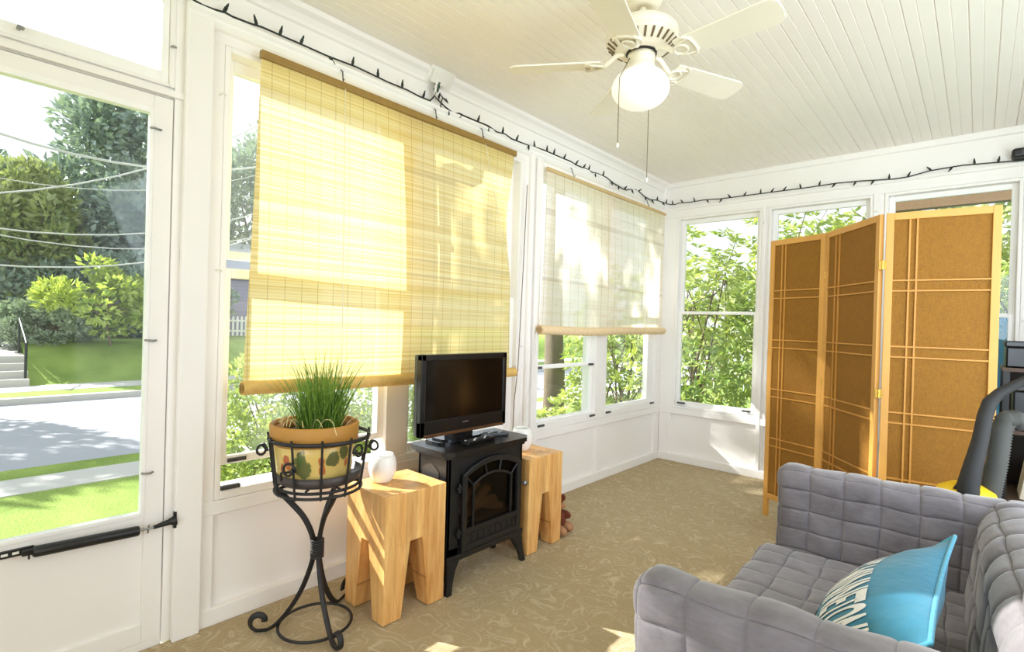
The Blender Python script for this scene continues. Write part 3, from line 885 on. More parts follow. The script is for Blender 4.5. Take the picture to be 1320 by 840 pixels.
for yy in (1.262, 1.82, 2.18):
    m = MB(); m.tube([(0.03, yy, 2.412), (0.045, yy, 2.40), (0.05, yy, 2.365), (0.055, yy, 2.345), (0.06, yy, 2.36)], 0.003, 6); m.build('hook', dark_clip, b1)

b2 = thing('roller_blind', 'pale cream reed roll-up blind lowered over the window next to the far corner', 'blind', (0.05, 3.7, 2.31))
m = MB(); m.box(0.038, 0.060, 2.80, 4.605, 2.304, 2.330); m.build('header_rail', simple('reed_header', (206, 178, 128), 0.5), b2, bevel=0.004)
m = MB(); m.grid(blind_sheet(2.805, 4.60, 2.765, 4.595, 2.306, 1.222, 1.228, 0.046, 0.05, 0.02, 40, 160)); m.build('slats', reed_m, b2)
m = MB(); m.tube([(0.06, 2.757, 1.214), (0.068, 3.3, 1.204), (0.066, 3.9, 1.216), (0.06, 4.60, 1.222)], 0.032, 18)
rl = m.build('bottom_roll', reed_roll, b2)
m = MB()
for r_ in (0.007, 0.015, 0.024):
    m.tube([(0.06 + r_ * math.cos(a / 12 * 2 * PI), 2.752, 1.213 + r_ * math.sin(a / 12 * 2 * PI)) for a in range(12)], 0.0016, 5, closed=True)
m.build('rolled_end', bamboo_solid, rl)
m = MB(); m.tube([(0.07, 4.2, 2.30), (0.08, 4.19, 1.8), (0.1, 4.18, 1.2)], 0.002, 6); m.build('lift_cord', cord_m, b2)
for yy in (3.10, 4.25):
    m = MB(); m.tube([(0.028, yy, 2.40), (0.04, yy, 2.39), (0.05, yy + .01, 2.345), (0.055, yy + .015, 2.33), (0.06, yy + .02, 2.345)], 0.003, 6); m.build('hook', dark_clip, b2)

# ------------------------------------------------------------------ electric stove
ST = thing('electric_stove', 'black electric fireplace stove standing between the two wooden stools', 'stove', (0.38, 1.84, 0))
y0, y1, x0, x1 = 1.595, 2.115, 0.265, 0.485
m = MB()
# carcass open at the front for the firebox
m.box(x0, x0 + 0.02, y0, y1, 0.15, 0.625)
m.box(x0, x1, y0, y0 + 0.02, 0.15, 0.625); m.box(x0, x1, y1 - 0.02, y1, 0.15, 0.625)
m.box(x0, x1, y0, y1, 0.15, 0.20); m.box(x0, x1, y0, y1, 0.605, 0.625)
m.box(x1 - 0.02, x1, y0, y0 + 0.075, 0.15, 0.625); m.box(x1 - 0.02, x1, y1 - 0.05, y1, 0.15, 0.625)
m.build('body', black_m, ST, bevel=0.004)
m = MB(); cz = 0.03
def top_poly(g):
    return [(x0 - 0.02 - g, y0 - 0.03 - g), (x1 + 0.0, y0 - 0.03 - g), (x1 + 0.035 + g, y0 + 0.012), (x1 + 0.035 + g, y1 - 0.012), (x1, y1 + 0.03 + g), (x0 - 0.02 - g, y1 + 0.03 + g)]
m.prism(top_poly(-0.012), 2, 0.618, 0.634); m.prism(top_poly(0.004), 2, 0.634, 0.655)
m.build('top', simple('stove_top_enamel', (20, 20, 20), 0.3), ST, bevel=0.006)
# curved apron with sabre legs at the corners
m = MB()
m.box(x0, x1 + 0.012, y0 - 0.006, y1 + 0.006, 0.135, 0.165)
m.build('apron', black_m, ST, bevel=0.005)
for yy, sg in ((y0, 1), (y1, -1)):
    for xx, sx in ((x1 + 0.01, -1), (x0 + 0.03, 1)):
        m = MB()
        pts = [(xx, yy, 0.15), (xx + 0.004 * -sx, yy - sg * .002, 0.10), (xx - sx * 0.012, yy - sg * 0.006, 0.05), (xx - sx * 0.02, yy - sg * 0.014, 0.0)]
        rows = []
        for (a, c, z), wd in zip(pts, (0.085, 0.052, 0.034, 0.030)):
            rows.append([(a, c, z), (a, c + sg * wd, z), (a + sx * wd * 0.8, c + sg * wd * 0.9, z), (a + sx * wd * 0.8, c, z)])
        m.grid(rows, smooth=False, closed=True)
        m.add(rows[0], [(0, 1, 2, 3)]); m.add(rows[-1], [(3, 2, 1, 0)])
        m.build('leg', black_m, ST, bevel=0.003)
# door with arched glass and muntins
dy0, dy1, dz0, dz1 = 1.672, 2.085, 0.172, 0.595
xd = x1
def arch(y, zs, rise):  # arch height over the door width
    t = (y - dy0) / (dy1 - dy0) * 2 - 1
    return zs + rise * (1 - t * t)
def arch_poly(g, zs, rise, n=14):
    ys = [dy0 + g + (dy1 - dy0 - 2 * g) * i / n for i in range(n + 1)]
    return [(dy0 + g, dz0 + g)] + [(y, arch(y, zs, rise) - g) for y in ys] + [(dy1 - g, dz0 + g)]
m = MB(); ysa = [dy0 - 0.005 + (dy1 - dy0 + 0.01) * i / 14 for i in range(15)]
m.prism([(y, arch(y, 0.527, 0.06)) for y in ysa] + [(dy1 + 0.005, 0.612), (dy0 - 0.005, 0.612)], 0, x1 - 0.018, x1 - 0.001); m.build('front_plate', black_m, ST)
outer = arch_poly(0.0, 0.535, 0.06); inner = arch_poly(0.028, 0.535, 0.06)
m = MB(); n_ = len(outer)
vs = [(xd + 0.022, *p) for p in outer] + [(xd + 0.022, *p) for p in inner] + [(xd, *p) for p in outer] + [(xd, *p) for p in inner]
fs = []
for i in range(n_):
    j = (i + 1) % n_
    fs += [(i, j, n_ + j, n_ + i), (2 * n_ + j, 2 * n_ + i, 3 * n_ + i, 3 * n_ + j), (i, 2 * n_ + i, 2 * n_ + j, j), (n_ + i, n_ + j, 3 * n_ + j, 3 * n_ + i)]
m.add(vs, fs)
door = m.build('firebox_door', black_m, ST, bevel=0.004)
m = MB()
for yy in (1.745, 2.012):
    m.box(xd + 0.008, xd + 0.018, yy - 0.006, yy + 0.006, dz0 + 0.105, 0.475)
m.box(xd + 0.006, xd + 0.020, dy0 + 0.02, dy1 - 0.02, dz0 + 0.085, dz0 + 0.105)
def bar(mb, p, q, r=0.006): mb.tube([(xd + 0.013, *p), (xd + 0.013, *q)], r, 4)
na = 12
ip = [(1.745 + (2.012 - 1.745) * i / na, 0.475 + 0.038 * (1 - (2 * i / na - 1) ** 2)) for i in range(na + 1)]
m.tube([(xd + 0.013, *p) for p in ip], 0.0065, 6)
bar(m, ip[0], (1.69, 0.525)); bar(m, ip[-1], (2.066, 0.53)); bar(m, ip[4], (1.82, 0.578)); bar(m, ip[8], (1.94, 0.58))
m.box(xd + 0.004, xd + 0.014, dy0 + 0.02, dy1 - 0.02, dz0 + 0.02, dz0 + 0.085)
for k in range(9): m.box(xd + 0.014, xd + 0.017, 1.70 + k * 0.041, 1.722 + k * 0.041, dz0 + 0.03, dz0 + 0.074)
m.build('muntins', black_m, door)
m = MB(); m.prism(arch_poly(0.02, 0.535, 0.06), 0, xd + 0.004, xd + 0.006); m.build('door_glass', glass('smoked_glass', 0.0, (0.55, 0.5, 0.45)), door)
m = MB(); m.box(xd + 0.018, xd + 0.0195, 1.94, 1.985, dz0 + 0.088, dz0 + 0.098); m.build('badge', steel, door)
for zz in (0.265, 0.475):
    m = MB(); m.tube([(xd + 0.012, dy0 - 0.014, zz - 0.022), (xd + 0.012, dy0 - 0.014, zz + 0.022)], 0.008, 10); m.box(xd, xd + 0.016, dy0 - 0.03, dy0, zz - 0.008, zz + 0.008); m.build('hinge', black_m, ST)
m = MB(); m.tube([(xd + 0.005, 2.098, 0.415), (xd + 0.026, 2.103, 0.413)], 0.005, 8)
T = Matrix.Translation(Vector((xd + 0.028, 2.105, 0.412))) @ Matrix.Rotation(PI / 2, 4, 'Y')
m.lathe([(0.0, 0.0), (0.013, 0.0), (0.015, 0.006), (0.013, 0.012), (0.0, 0.014)], n=16, mat=T); m.build('door_knob', steel, ST)
# side grille plates
for yy, s_ in ((y0 - 0.003, 0), (y1 + 0.001, 0)):
    m = MB(); pl = [(0.30, 0.42)] + [(0.30 + 0.12 * i / 10, 0.545 + 0.03 * (1 - (2 * i / 10 - 1) ** 2)) for i in range(11)] + [(0.42, 0.42)]
    m.prism(pl, 1, yy, yy + 0.002); m.build('side_grille', grille_m, ST)
# logs in the firebox
m = MB()
random.seed(3)
for (p, q, r_) in (((0.36, 1.72, 0.30), (0.40, 2.0, 0.33), 0.028), ((0.42, 1.76, 0.30), (0.36, 1.98, 0.375), 0.024), ((0.34, 1.80, 0.34), (0.43, 2.02, 0.29), 0.022), ((0.40, 1.74, 0.36), (0.37, 1.90, 0.42), 0.018)):
    P = [Vector(p).lerp(Vector(q), t / 6) + Vector((0, 0, random.uniform(-.005, .005))) for t in range(7)]
    m.tube(P, [r_ * random.uniform(.85, 1.1) for _ in P], 10)
m.build('logs', ember_m, ST)
m = MB(); m.box(x0 + 0.03, x1 - 0.03, y0 + 0.04, y1 - 0.04, 0.20, 0.285); m.build('ember_bed', simple('ember_bed', (70, 54, 42), 0.9, var=0.6, scale=30, bmp=0.5), ST)

# television
TV = thing('television', 'small black flat-screen television standing on the stove', 'television', (0.34, 1.81, 0.655))
ty0, ty1, tz0, tz1, tx = 1.522, 2.108, 0.703, 1.092, 0.362
m = MB()
m.box(tx - 0.03, tx, ty0, ty0 + 0.028, tz0, tz1); m.box(tx - 0.03, tx, ty1 - 0.028, ty1, tz0, tz1)
m.box(tx - 0.03, tx, ty0, ty1, tz1 - 0.03, tz1); m.box(tx - 0.03, tx, ty0, ty1, tz0, tz0 + 0.075)
m.build('bezel', tv_m, TV, bevel=0.004)
m = MB(); m.box(tx - 0.02, tx - 0.006, ty0 + 0.02, ty1 - 0.02, tz0 + 0.06, tz1 - 0.02); m.build('screen', screen_m, TV)
m = MB()
m.box(tx - 0.058, tx - 0.028, ty0 + 0.001, ty1 - 0.001, tz0 + 0.004, tz1 - 0.002)
m.prism([(ty0 + 0.06, tz0 + 0.05), (ty1 - 0.06, tz0 + 0.05), (ty1 - 0.08, tz1 - 0.09), (ty0 + 0.08, tz1 - 0.09)], 0, tx - 0.105, tx - 0.05)
m.build('back_housing', tv_edge, TV, bevel=0.006)
m = MB(); m.box(tx - 0.002, tx + 0.004, ty0 + 0.02, ty1 - 0.02, tz0 - 0.004, tz0 + 0.012); m.build('lower_strip', simple('bronze_trim', (96, 66, 44), 0.25, 0.3), TV, bevel=0.003)
m = MB(); m.box(tx, tx + 0.0008, 1.79, 1.828, tz0 + 0.045, tz0 + 0.051); m.build('maker_mark', steel, TV)
m = MB()
m.prism([(tx - 0.075, 1.735), (tx - 0.012, 1.735), (tx - 0.012, 1.875), (tx - 0.075, 1.875)], 2, 0.672, tz0 + 0.03)
m.build('neck', tv_m, TV, bevel=0.004)
m = MB()
pts = []
for k in range(24):
    a = 2 * PI * k / 24; c, s_ = math.cos(a), math.sin(a)
    pts.append((tx - 0.05 + 0.085 * math.copysign(abs(c) ** 0.5, c), 1.80 + 0.165 * math.copysign(abs(s_) ** 0.5, s_)))
m.prism(pts, 2, 0.655, 0.667); m.prism([((p - (tx - 0.05)) * .8 + tx - 0.05, (q - 1.80) * .8 + 1.80) for p, q in pts], 2, 0.667, 0.675)
m.build('stand_base', simple('gloss_black', (18, 20, 24), 0.12), TV, bevel=0.003)

def remote(label, c, ang, L_, W_, mat):
    t = thing('remote_control', label, 'remote control', c)
    T = Matrix.Translation(Vector(c)) @ Matrix.Rotation(ang, 4, 'Z')
    m = MB(); m.box(-W_ / 2, W_ / 2, -L_ / 2, L_ / 2, 0.0, 0.018, T); m.build('case', mat, t, bevel=0.005)
    for i in range(3):
        for j in range(9):
            m = MB(); m.box(-W_ * .32 + i * W_ * .24, -W_ * .32 + i * W_ * .24 + W_ * .15, -L_ * .42 + j * L_ * .09, -L_ * .42 + j * L_ * .09 + L_ * .05, 0.018, 0.0205, T)
            m.build('button', tv_edge if (i + j) % 4 else white_plastic, t)
    return t
remote('black remote control lying in front of the television base', (0.438, 1.83, 0.656), math.radians(5), 0.21, 0.048, tv_m)
remote('grey remote control lying beside the television base at its right', (0.385, 1.995, 0.656), math.radians(-22), 0.16, 0.042, tv_edge)

# ------------------------------------------------------------------ stools and jars
def make_stool(label, loc):
    t = thing('wooden_stool', label, 'stool', loc, 'block stools either side of the stove')
    X, Y, H_ = 0.145, 0.16, 0.522
    hz = 0.312
    m = MB(); m.box(-X, X, -Y, Y, hz, H_); m.build('seat_block', stool_m, t, bevel=0.0015, local=True)
    # tapering legs flush with the block's faces
    for sx in (-1, 1):
        for sy in (-1, 1):
            m = MB(); rows = []
            for z, wx, wy in ((0.0, 0.078, 0.088), (hz, 0.118, 0.128)):
                rows.append([(sx * X, sy * Y, z), (sx * (X - wx), sy * Y, z), (sx * (X - wx), sy * (Y - wy), z), (sx * X, sy * (Y - wy), z)])
            m.grid(rows, smooth=False, closed=True); m.add(rows[0], [(0, 1, 2, 3)]); m.add(rows[1], [(3, 2, 1, 0)])
            lg = m.build('leg', stool_m, t, local=True, bevel=0.001)
            m = MB(); m.box(sx * X - sx * 0.004 - 0.035 * (sx + 1) , sx * X - sx * 0.004 - 0.035 * (sx + 1) + 0.07, sy * Y - sy * .004 - 0.04 * (sy + 1), sy * Y - sy * .004 - 0.04 * (sy + 1) + 0.08, -0.004, 0.004)
            m.build('foot_pad', dark_in, lg, local=True)
    return t
s1 = make_stool('honey wood block stool between the plant stand and the stove', (0.362, 1.405, 0.004))
def dup(o, loc, label):
    r = o.copy(); COL.objects.link(r); r.location = loc; r['label'] = label
    for ch in list(o.children):
        c = ch.copy(); COL.objects.link(c); c.parent = r
        for g in ch.children:
            d = g.copy(); COL.objects.link(d); d.parent = c
    return r
s2 = dup(s1, (0.352, 2.312, 0.004), 'honey wood block stool on the far side of the stove')
s2.scale = (1.0, 0.93, 0.985)
def jar(label, c, h_):
    t = thing('votive_jar', label, 'jar', c, 'white jars on the stools')
    k = h_ / 0.122
    outer = [(0.0, 0.0), (0.036, 0.0), (0.044, 0.006), (0.056, 0.035), (0.062, 0.062), (0.060, 0.090), (0.052, 0.113), (0.046, 0.122)]
    inn = [(0.043, 0.121), (0.048, 0.112), (0.055, 0.088), (0.056, 0.062), (0.050, 0.035), (0.036, 0.012), (0.0, 0.010)]
    m = MB(); m.lathe([(r_ * k, z * k) for r_, z in outer + inn], n=40); m.build('bowl', porcelain_m, t, local=True)
    m = MB(); m.tube([(0.0445 * k * math.cos(2 * PI * i / 40), 0.0445 * k * math.sin(2 * PI * i / 40), 0.122 * k) for i in range(40)], 0.0028, 8, closed=True); m.build('rim', porcelain_m, t, local=True)
    return t
jar('round white jar on the stool nearest the plant stand', (0.300, 1.365, 0.5262), 0.122)
jar('round white jar on the stool on the far side of the stove', (0.315, 2.305, 0.5185), 0.125)

# ------------------------------------------------------------------ plant stand, pot, grass
PS = Vector((0.31, 1.058, 0))
stand = thing('plant_stand', 'black wrought iron plant stand with scrolled feet by the left window', 'plant stand', PS)
def ring(r, z, tr, flat=None, n=48):
    m = MB(); m.tube([(PS.x + r * math.cos(2 * PI * k / n), PS.y + r * math.sin(2 * PI * k / n), z) for k in range(n)], tr, 8, closed=True, flat=flat); return m
ring(0.192, 0.778, 0.008, (1.0, 0.6)).build('rim_hoop', iron, stand)
ring(0.165, 0.572, 0.006).build('lower_hoop', iron, stand)
ring(0.158, 0.590, 0.006).build('tray_hoop', iron, stand)
m = MB(); m.lathe([(0.0, 0.604), (0.150, 0.604), (0.160, 0.612), (0.164, 0.645), (0.160, 0.645), (0.154, 0.614), (0.0, 0.610)], (PS.x, PS.y, 0), 48); m.build('drip_tray', simple('dark_tray', (66, 58, 56), 0.5), stand)
for k in range(4):
    a = k * PI / 4
    m = MB(); m.tube([(PS.x + 0.158 * math.cos(a), PS.y + 0.158 * math.sin(a), 0.598), (PS.x - 0.158 * math.cos(a), PS.y - 0.158 * math.sin(a), 0.598)], 0.005, 6); m.build('tray_bar', iron, stand)
for k in range(11):
    a = 2 * PI * k / 11 + 0.12
    c, s_ = math.cos(a), math.sin(a)
    m = MB(); m.tube([(PS.x + c * r_, PS.y + s_ * r_, z) for r_, z in ((0.163, 0.565), (0.170, 0.60), (0.180, 0.68), (0.191, 0.765), (0.197, 0.795))], 0.0055, 8, flat=(1, 0.8)); m.build('basket_bar', iron, stand)
camdir = math.atan2(-1.058, 2.28 - 0.31)
def curl(a, z0, sgn, name='scroll'):
    # a C-scroll fixed to the basket wall
    pts = []
    for k in range(22):
        t = k / 21
        th = t * 2.2 * PI
        r_ = 0.030 * (1 - 0.55 * t)
        pts.append((0.195, a + sgn * (0.16 + (0.035 + r_ * math.cos(th)) / 0.2 - 0.2), z0 + r_ * math.sin(th)))
    base = [(0.182, a - sgn * 0.10, z0 - 0.045), (0.19, a - sgn * 0.06, z0 - 0.015)]
    P = base + pts
    m = MB(); m.tube([(PS.x + r_ * math.cos(aa), PS.y + r_ * math.sin(aa), z) for r_, aa, z in P], 0.0048, 8); return m.build(name, iron, stand)
curl(camdir - 0.72, 0.685, 1); curl(camdir + 0.95, 0.735, -1); curl(camdir + 2.4, 0.70, 1)
for a, sg in ((camdir + 1.25, 1), (camdir - 1.35, -1)):
    m = MB(); P = [(0.192, a, 0.735)] + [(0.205 + 0.02 * math.sin(k / 10 * 1.8 * PI) + 0.018 * k / 10, a + sg * 0.05, 0.74 + 0.02 * math.cos(k / 10 * 1.8 * PI)) for k in range(11)]
    m.tube([(PS.x + r_ * math.cos(aa), PS.y + r_ * math.sin(aa), z) for r_, aa, z in P], 0.005, 8); m.build('scroll', iron, stand)
feet = [Vector((0.506, 1.039)), Vector((0.195, 0.890)), Vector((0.190, 1.255))]
for fp in feet:
    d = (fp - PS.to_2d()); L_ = d.length; d.normalize()
    prof = [(0.150, 0.572), (0.135, 0.545), (0.095, 0.50), (0.055, 0.45), (0.026, 0.39), (0.014, 0.34), (0.014, 0.295), (0.026, 0.24), (0.055, 0.16), (0.095, 0.09), (0.140, 0.035), (0.175, 0.012), (L_ - 0.005, 0.010)]
    for k in range(16):
        t = k / 15; th = -PI / 2 + t * 1.55 * PI; r_ = 0.036 * (1 - 0.42 * t)
        prof.append((L_ + 0.008 + r_ * math.cos(th), 0.046 + r_ * math.sin(th)))
    P = [Vector((PS.x + d.x * q, PS.y + d.y * q, z)) for q, z in prof]
    # smooth
    Q = []
    for i in range(len(P) - 1):
        p0, p1, p2, p3 = P[max(i - 1, 0)], P[i], P[i + 1], P[min(i + 2, len(P) - 1)]
        for s_ in range(4):
            t = s_ / 4
            Q.append(0.5 * ((2 * p1) + (-p0 + p2) * t + (2 * p0 - 5 * p1 + 4 * p2 - p3) * t * t + (-p0 + 3 * p1 - 3 * p2 + p3) * t ** 3))
    Q.append(P[-1])
    m = MB(); m.tube(Q, 0.0115, 8, flat=(0.32, 1.0)); m.build('leg', iron, stand)
ring(0.140, 0.022, 0.006).build('foot_hoop', iron, stand)
m = MB()
for k in range(8): m.tube([(PS.x + 0.022 * math.cos(2 * PI * j / 20), PS.y + 0.022 * math.sin(2 * PI * j / 20), 0.288 + k * 0.0095) for j in range(20)], 0.005, 6, closed=True)
m.build('coil_collar', iron, stand)

pot = thing('flower_pot', 'yellow glazed flower pot painted with leaves and berries in the iron stand', 'flower pot', (PS.x - 0.016, PS.y - 0.014, 0.6115))
m = MB(); m.lathe([(0.0, 0.0), (0.125, 0.0), (0.137, 0.006), (0.143, 0.03), (0.152, 0.10), (0.158, 0.145), (0.154, 0.15), (0.135, 0.15), (0.13, 0.14), (0.12, 0.02), (0.0, 0.015)], n=56); m.build('pot_body', pot_paint, pot, local=True)
m = MB(); m.lathe([(0.150, 0.140), (0.163, 0.146), (0.167, 0.152), (0.170, 0.215), (0.166, 0.222), (0.160, 0.222), (0.156, 0.214), (0.152, 0.150), (0.150, 0.140)], n=56); m.build('pot_rim', terracotta, pot, local=True)
# inner dried-coir liner ring and soil
m = MB(); m.lathe([(0.150, 0.15), (0.152, 0.206), (0.128, 0.213), (0.118, 0.196), (0.115, 0.15), (0.150, 0.15)], n=48); m.build('inner_pot', simple('inner_terracotta', (166, 112, 62), 0.7, var=0.2), pot, local=True)
m = MB(); m.lathe([(0.0, 0.192), (0.06, 0.195), (0.117, 0.188), (0.117, 0.16), (0.0, 0.16)], n=40); m.build('soil', soil, pot, local=True)

gr = thing('grass_plant', 'tuft of tall green grass growing from the yellow painted pot', 'plant', (PS.x, PS.y, 0.80))
random.seed(11)
m = MB()
for k in range(560):
    a = random.uniform(0, 2 * PI); r0 = 0.085 * math.sqrt(random.random())
    hgt = random.triangular(0.15, 0.43, 0.31) * (1 - 0.45 * (r0 / 0.085) ** 2)
    if random.random() < 0.12: hgt *= 0.5
    lean = random.gauss(0.0, 0.13) + r0 * 1.2
    la = a + random.gauss(0, 0.6)
    curve_ = random.uniform(0.0, 0.10) * hgt / 0.3
    w_ = random.uniform(0.0016, 0.0028); ta = random.uniform(0, PI)
    tx_, ty_ = math.cos(ta) * w_, math.sin(ta) * w_
    L1, L2 = [], []
    for s_ in range(6):
        t = s_ / 5
        rr = lean * hgt * t * 1.2 + curve_ * t * t
        x_ = PS.x + r0 * math.cos(a) + rr * math.cos(la); yv = PS.y + r0 * math.sin(a) + rr * math.sin(la); z_ = 0.802 + hgt * t * (1 - 0.08 * t * curve_ * 10)
        f = 1 - t ** 2 * 0.95
        L1.append((x_ - tx_ * f, yv - ty_ * f, z_)); L2.append((x_ + tx_ * f, yv + ty_ * f, z_))
    m.grid([L1, L2])
m.build('blades', grass_blade, gr, fix=False)
m = MB()
for k in range(18):
    a = random.uniform(0, 2 * PI); r0 = random.uniform(0.07, 0.10)
    P = []
    R_ = random.uniform(0.145, 0.18); h_ = random.uniform(0.01, 0.045)
    for s_ in range(8):
        t = s_ / 7; rr = r0 + (R_ - r0) * t
        P.append((PS.x + rr * math.cos(a + 0.4 * t), PS.y + rr * math.sin(a + 0.4 * t), 0.812 + 4 * h_ * t * (1 - t) + (0.026 * min(1, t * 1.3)) - (0.03 * (t - .85) / .15 if t > .85 and R_ > 0.172 else 0)))
    m.tube(P, 0.0011, 5)
m.build('dry_strands', simple('dry_straw', (226, 210, 150), 0.8), gr)

# ------------------------------------------------------------------ ceiling fan
FC = Vector((1.216, 1.938, 0))
fan = thing('ceiling_fan', 'cream five-blade ceiling fan with a white glass globe light', 'ceiling fan', (FC.x, FC.y, CEIL))
def fl(prof, name, mat, parent=fan, n=48):
    m = MB(); m.lathe(prof, (FC.x, FC.y, 0), n); return m.build(name, mat, parent)
fl([(0.0, 2.622), (0.078, 2.622), (0.080, 2.60), (0.074, 2.578), (0.056, 2.560), (0.034, 2.555), (0.030, 2.562), (0.0, 2.565)], 'canopy', cream)
fl([(0.0, 2.60), (0.014, 2.60), (0.014, 2.495), (0.0, 2.495)], 'downrod', cream, n=20)
fl([(0.0, 2.500), (0.05, 2.500), (0.095, 2.494), (0.128, 2.481), (0.143, 2.464), (0.146, 2.446), (0.143, 2.442), (0.143, 2.434), (0.146, 2.430), (0.140, 2.418), (0.104, 2.388), (0.085, 2.378), (0.0, 2.378)], 'motor_housing', cream)
m = MB()
for k in range(26):
    a = 2 * PI * k / 26
    c, s_ = math.cos(a), math.sin(a)
    p, q = Vector((FC.x + 0.1385 * c, FC.y + 0.1385 * s_, 2.4155)), Vector((FC.x + 0.108 * c, FC.y + 0.108 * s_, 2.3905))
    m.tube([p, q], 0.0048, 6)
m.build('vent_slots', simple('brown_slot', (112, 94, 66), 0.8), fan)  # vent slots are plain brown rods laid on the housing
fl([(0.0, 2.380), (0.062, 2.380), (0.062, 2.372), (0.056, 2.370), (0.0, 2.370)], 'shadow_ring', dark_in)
fl([(0.0, 2.372), (0.056, 2.372), (0.056, 2.352), (0.053, 2.346), (0.053, 2.322), (0.058, 2.316), (0.058, 2.296), (0.0, 2.296)], 'light_fitter', cream)
n_ = 20
gp = [(0.046, 2.312)] + [(0.117 * math.sin(math.radians(24 + 156 * i / n_)), 2.232 + 0.083 * math.cos(math.radians(24 + 156 * i / n_))) for i in range(n_ + 1)]
gp[-1] = (0.0, gp[-1][1])
fl(gp, 'globe', globe_m)
for k, ang in enumerate((-4, 68, 140, 212, 284)):
    a = math.radians(ang)
    T = Matrix.Translation(Vector((FC.x, FC.y, 2.338))) @ Matrix.Rotation(a, 4, 'Z') @ Matrix.Rotation(math.radians(-12), 4, 'X')
    # blade outline with rounded shoulders
    ol = [(0.165, -0.048), (0.175, -0.052), (0.50, -0.064), (0.525, -0.060), (0.543, -0.044), (0.548, 0.0), (0.543, 0.044), (0.525, 0.060), (0.50, 0.064), (0.175, 0.052), (0.165, 0.048)]
    m = MB(); m.prism(ol, 2, -0.003, 0.003, T); bl = m.build('blade', cream_blade, fan, bevel=0.0015)
    m = MB()
    T2 = Matrix.Translation(Vector((FC.x, FC.y, 2.338))) @ Matrix.Rotation(a, 4, 'Z')
    m.tube([T2 @ Vector(p) for p in ((0.070, 0, 0.040), (0.10, 0, 0.036), (0.125, 0, 0.014), (0.15, 0, -0.006))], [0.012, 0.012, 0.011, 0.010], 8)
    m.tube([T @ Vector((0.178 + 0.026 * math.cos(2 * PI * i / 20), 0.026 * math.sin(2 * PI * i / 20), -0.009)) for i in range(20)], 0.0058, 6, closed=True)
    m.tube([T @ Vector((0.186 + 0.030 * math.cos(PI * (0.65 + 0.7 * i / 10)) * -1.6, 0.055 * math.sin(PI * (0.5 + i / 10)), -0.007)) for i in range(11)], 0.006, 6)
    for sy in (-1, 1):
        m.tube([T @ Vector(p) for p in ((0.155, sy * 0.012, -0.008), (0.19, sy * 0.036, -0.009), (0.222, sy * 0.040, -0.006), (0.236, sy * 0.03, -0.005))], 0.0055, 6)
    m.build('blade_bracket', cream, bl)
for off, zt, zb in ((-0.088, 2.335, 1.97), (0.066, 2.335, 1.89)):
    x_, y_ = FC.x + off * 0.744, FC.y + off * 0.668
    k0 = 0.055 if off < 0 else 0.05
    sg = -1 if off < 0 else 1
    m = MB()
    if off < 0: P = [(FC.x - 0.055 * .744, FC.y - 0.055 * .668, 2.345), (FC.x - 0.062 * .744 + 0.07 * .668, FC.y - 0.062 * .668 - 0.07 * .744, 2.32), (FC.x - 0.102 * .744 + 0.075 * .668, FC.y - 0.102 * .668 - 0.075 * .744, 2.24), (FC.x - 0.102 * .744 + 0.075 * .668, FC.y - 0.102 * .668 - 0.075 * .744, zb)]
    else: P = [(FC.x - 0.055 * .668, FC.y + 0.055 * .744, 2.345), (x_ - 0.10 * .668, y_ + 0.10 * .744, 2.31), (x_ - 0.118 * .668, y_ + 0.118 * .744, 2.243), (x_ - 0.118 * .668, y_ + 0.118 * .744, zb)]
    m.tube(P, 0.0016, 6)
    ch = m.build('pull_chain', chain_m, fan)
    m = MB(); e = P[-1]; m.lathe([(0.0, 0.012), (0.004, 0.010), (0.007, 0.0), (0.004, -0.008), (0.0, -0.01)], e, 12); m.build('chain_knob', white_plastic, ch)

# ------------------------------------------------------------------ string lights, outlet box, cords
LA = [(0.030,0.600,2.455),(0.030,0.648,2.443),(0.030,0.680,2.438),(0.030,0.716,2.440),(0.030,0.757,2.447),(0.030,0.786,2.443),(0.030,0.851,2.446),(0.030,0.901,2.452),(0.030,0.982,2.451),(0.030,1.054,2.451),(0.030,1.125,2.450),(0.030,1.192,2.449),(0.030,1.339,2.456),(0.030,1.447,2.452),(0.030,1.513,2.449),(0.030,1.639,2.451),(0.026,1.72,2.447),(0.020,1.80,2.452),(0.030,1.828,2.49)]
LB = [(0.030,1.836,2.511),(0.030,1.831,2.476),(0.030,1.894,2.449),(0.030,1.964,2.43),(0.030,2.004,2.446),(0.030,2.053,2.443),(0.030,2.128,2.444),(0.030,2.246,2.445),(0.042,2.301,2.424),(0.040,2.385,2.434),(0.044,2.437,2.42),(0.040,2.588,2.425),(0.030,2.684,2.438),(0.030,2.801,2.444),(0.030,2.951,2.443),(0.030,3.007,2.443),(0.030,3.092,2.445),(0.044,3.142,2.429),(0.044,3.222,2.429),(0.030,3.304,2.440),(0.044,3.368,2.425),(0.030,3.444,2.440),(0.044,3.569,2.432),(0.044,3.688,2.409),(0.044,3.812,2.397),(0.044,3.888,2.397),(0.042,3.939,2.417),(0.030,4.058,2.439),(0.044,4.129,2.423),(0.044,4.215,2.406),(0.044,4.303,2.399),(0.044,4.422,2.419),(0.044,4.547,2.425),(0.040,4.655,2.429),(0.067,4.665,2.421),(0.113,4.665,2.415),(0.159,4.665,2.424),(0.264,4.665,2.417),(0.394,4.665,2.421),(0.547,4.665,2.410),(0.700,4.665,2.409),(1.010,4.665,2.407),(1.233,4.665,2.405),(1.426,4.665,2.408),(1.587,4.665,2.400),(1.787,4.668,2.382),(1.868,4.665,2.383),(1.994,4.665,2.406),(2.163,4.665,2.413),(2.374,4.665,2.398),(2.440,4.665,2.393),(2.600,4.665,2.392)]
random.seed(5)
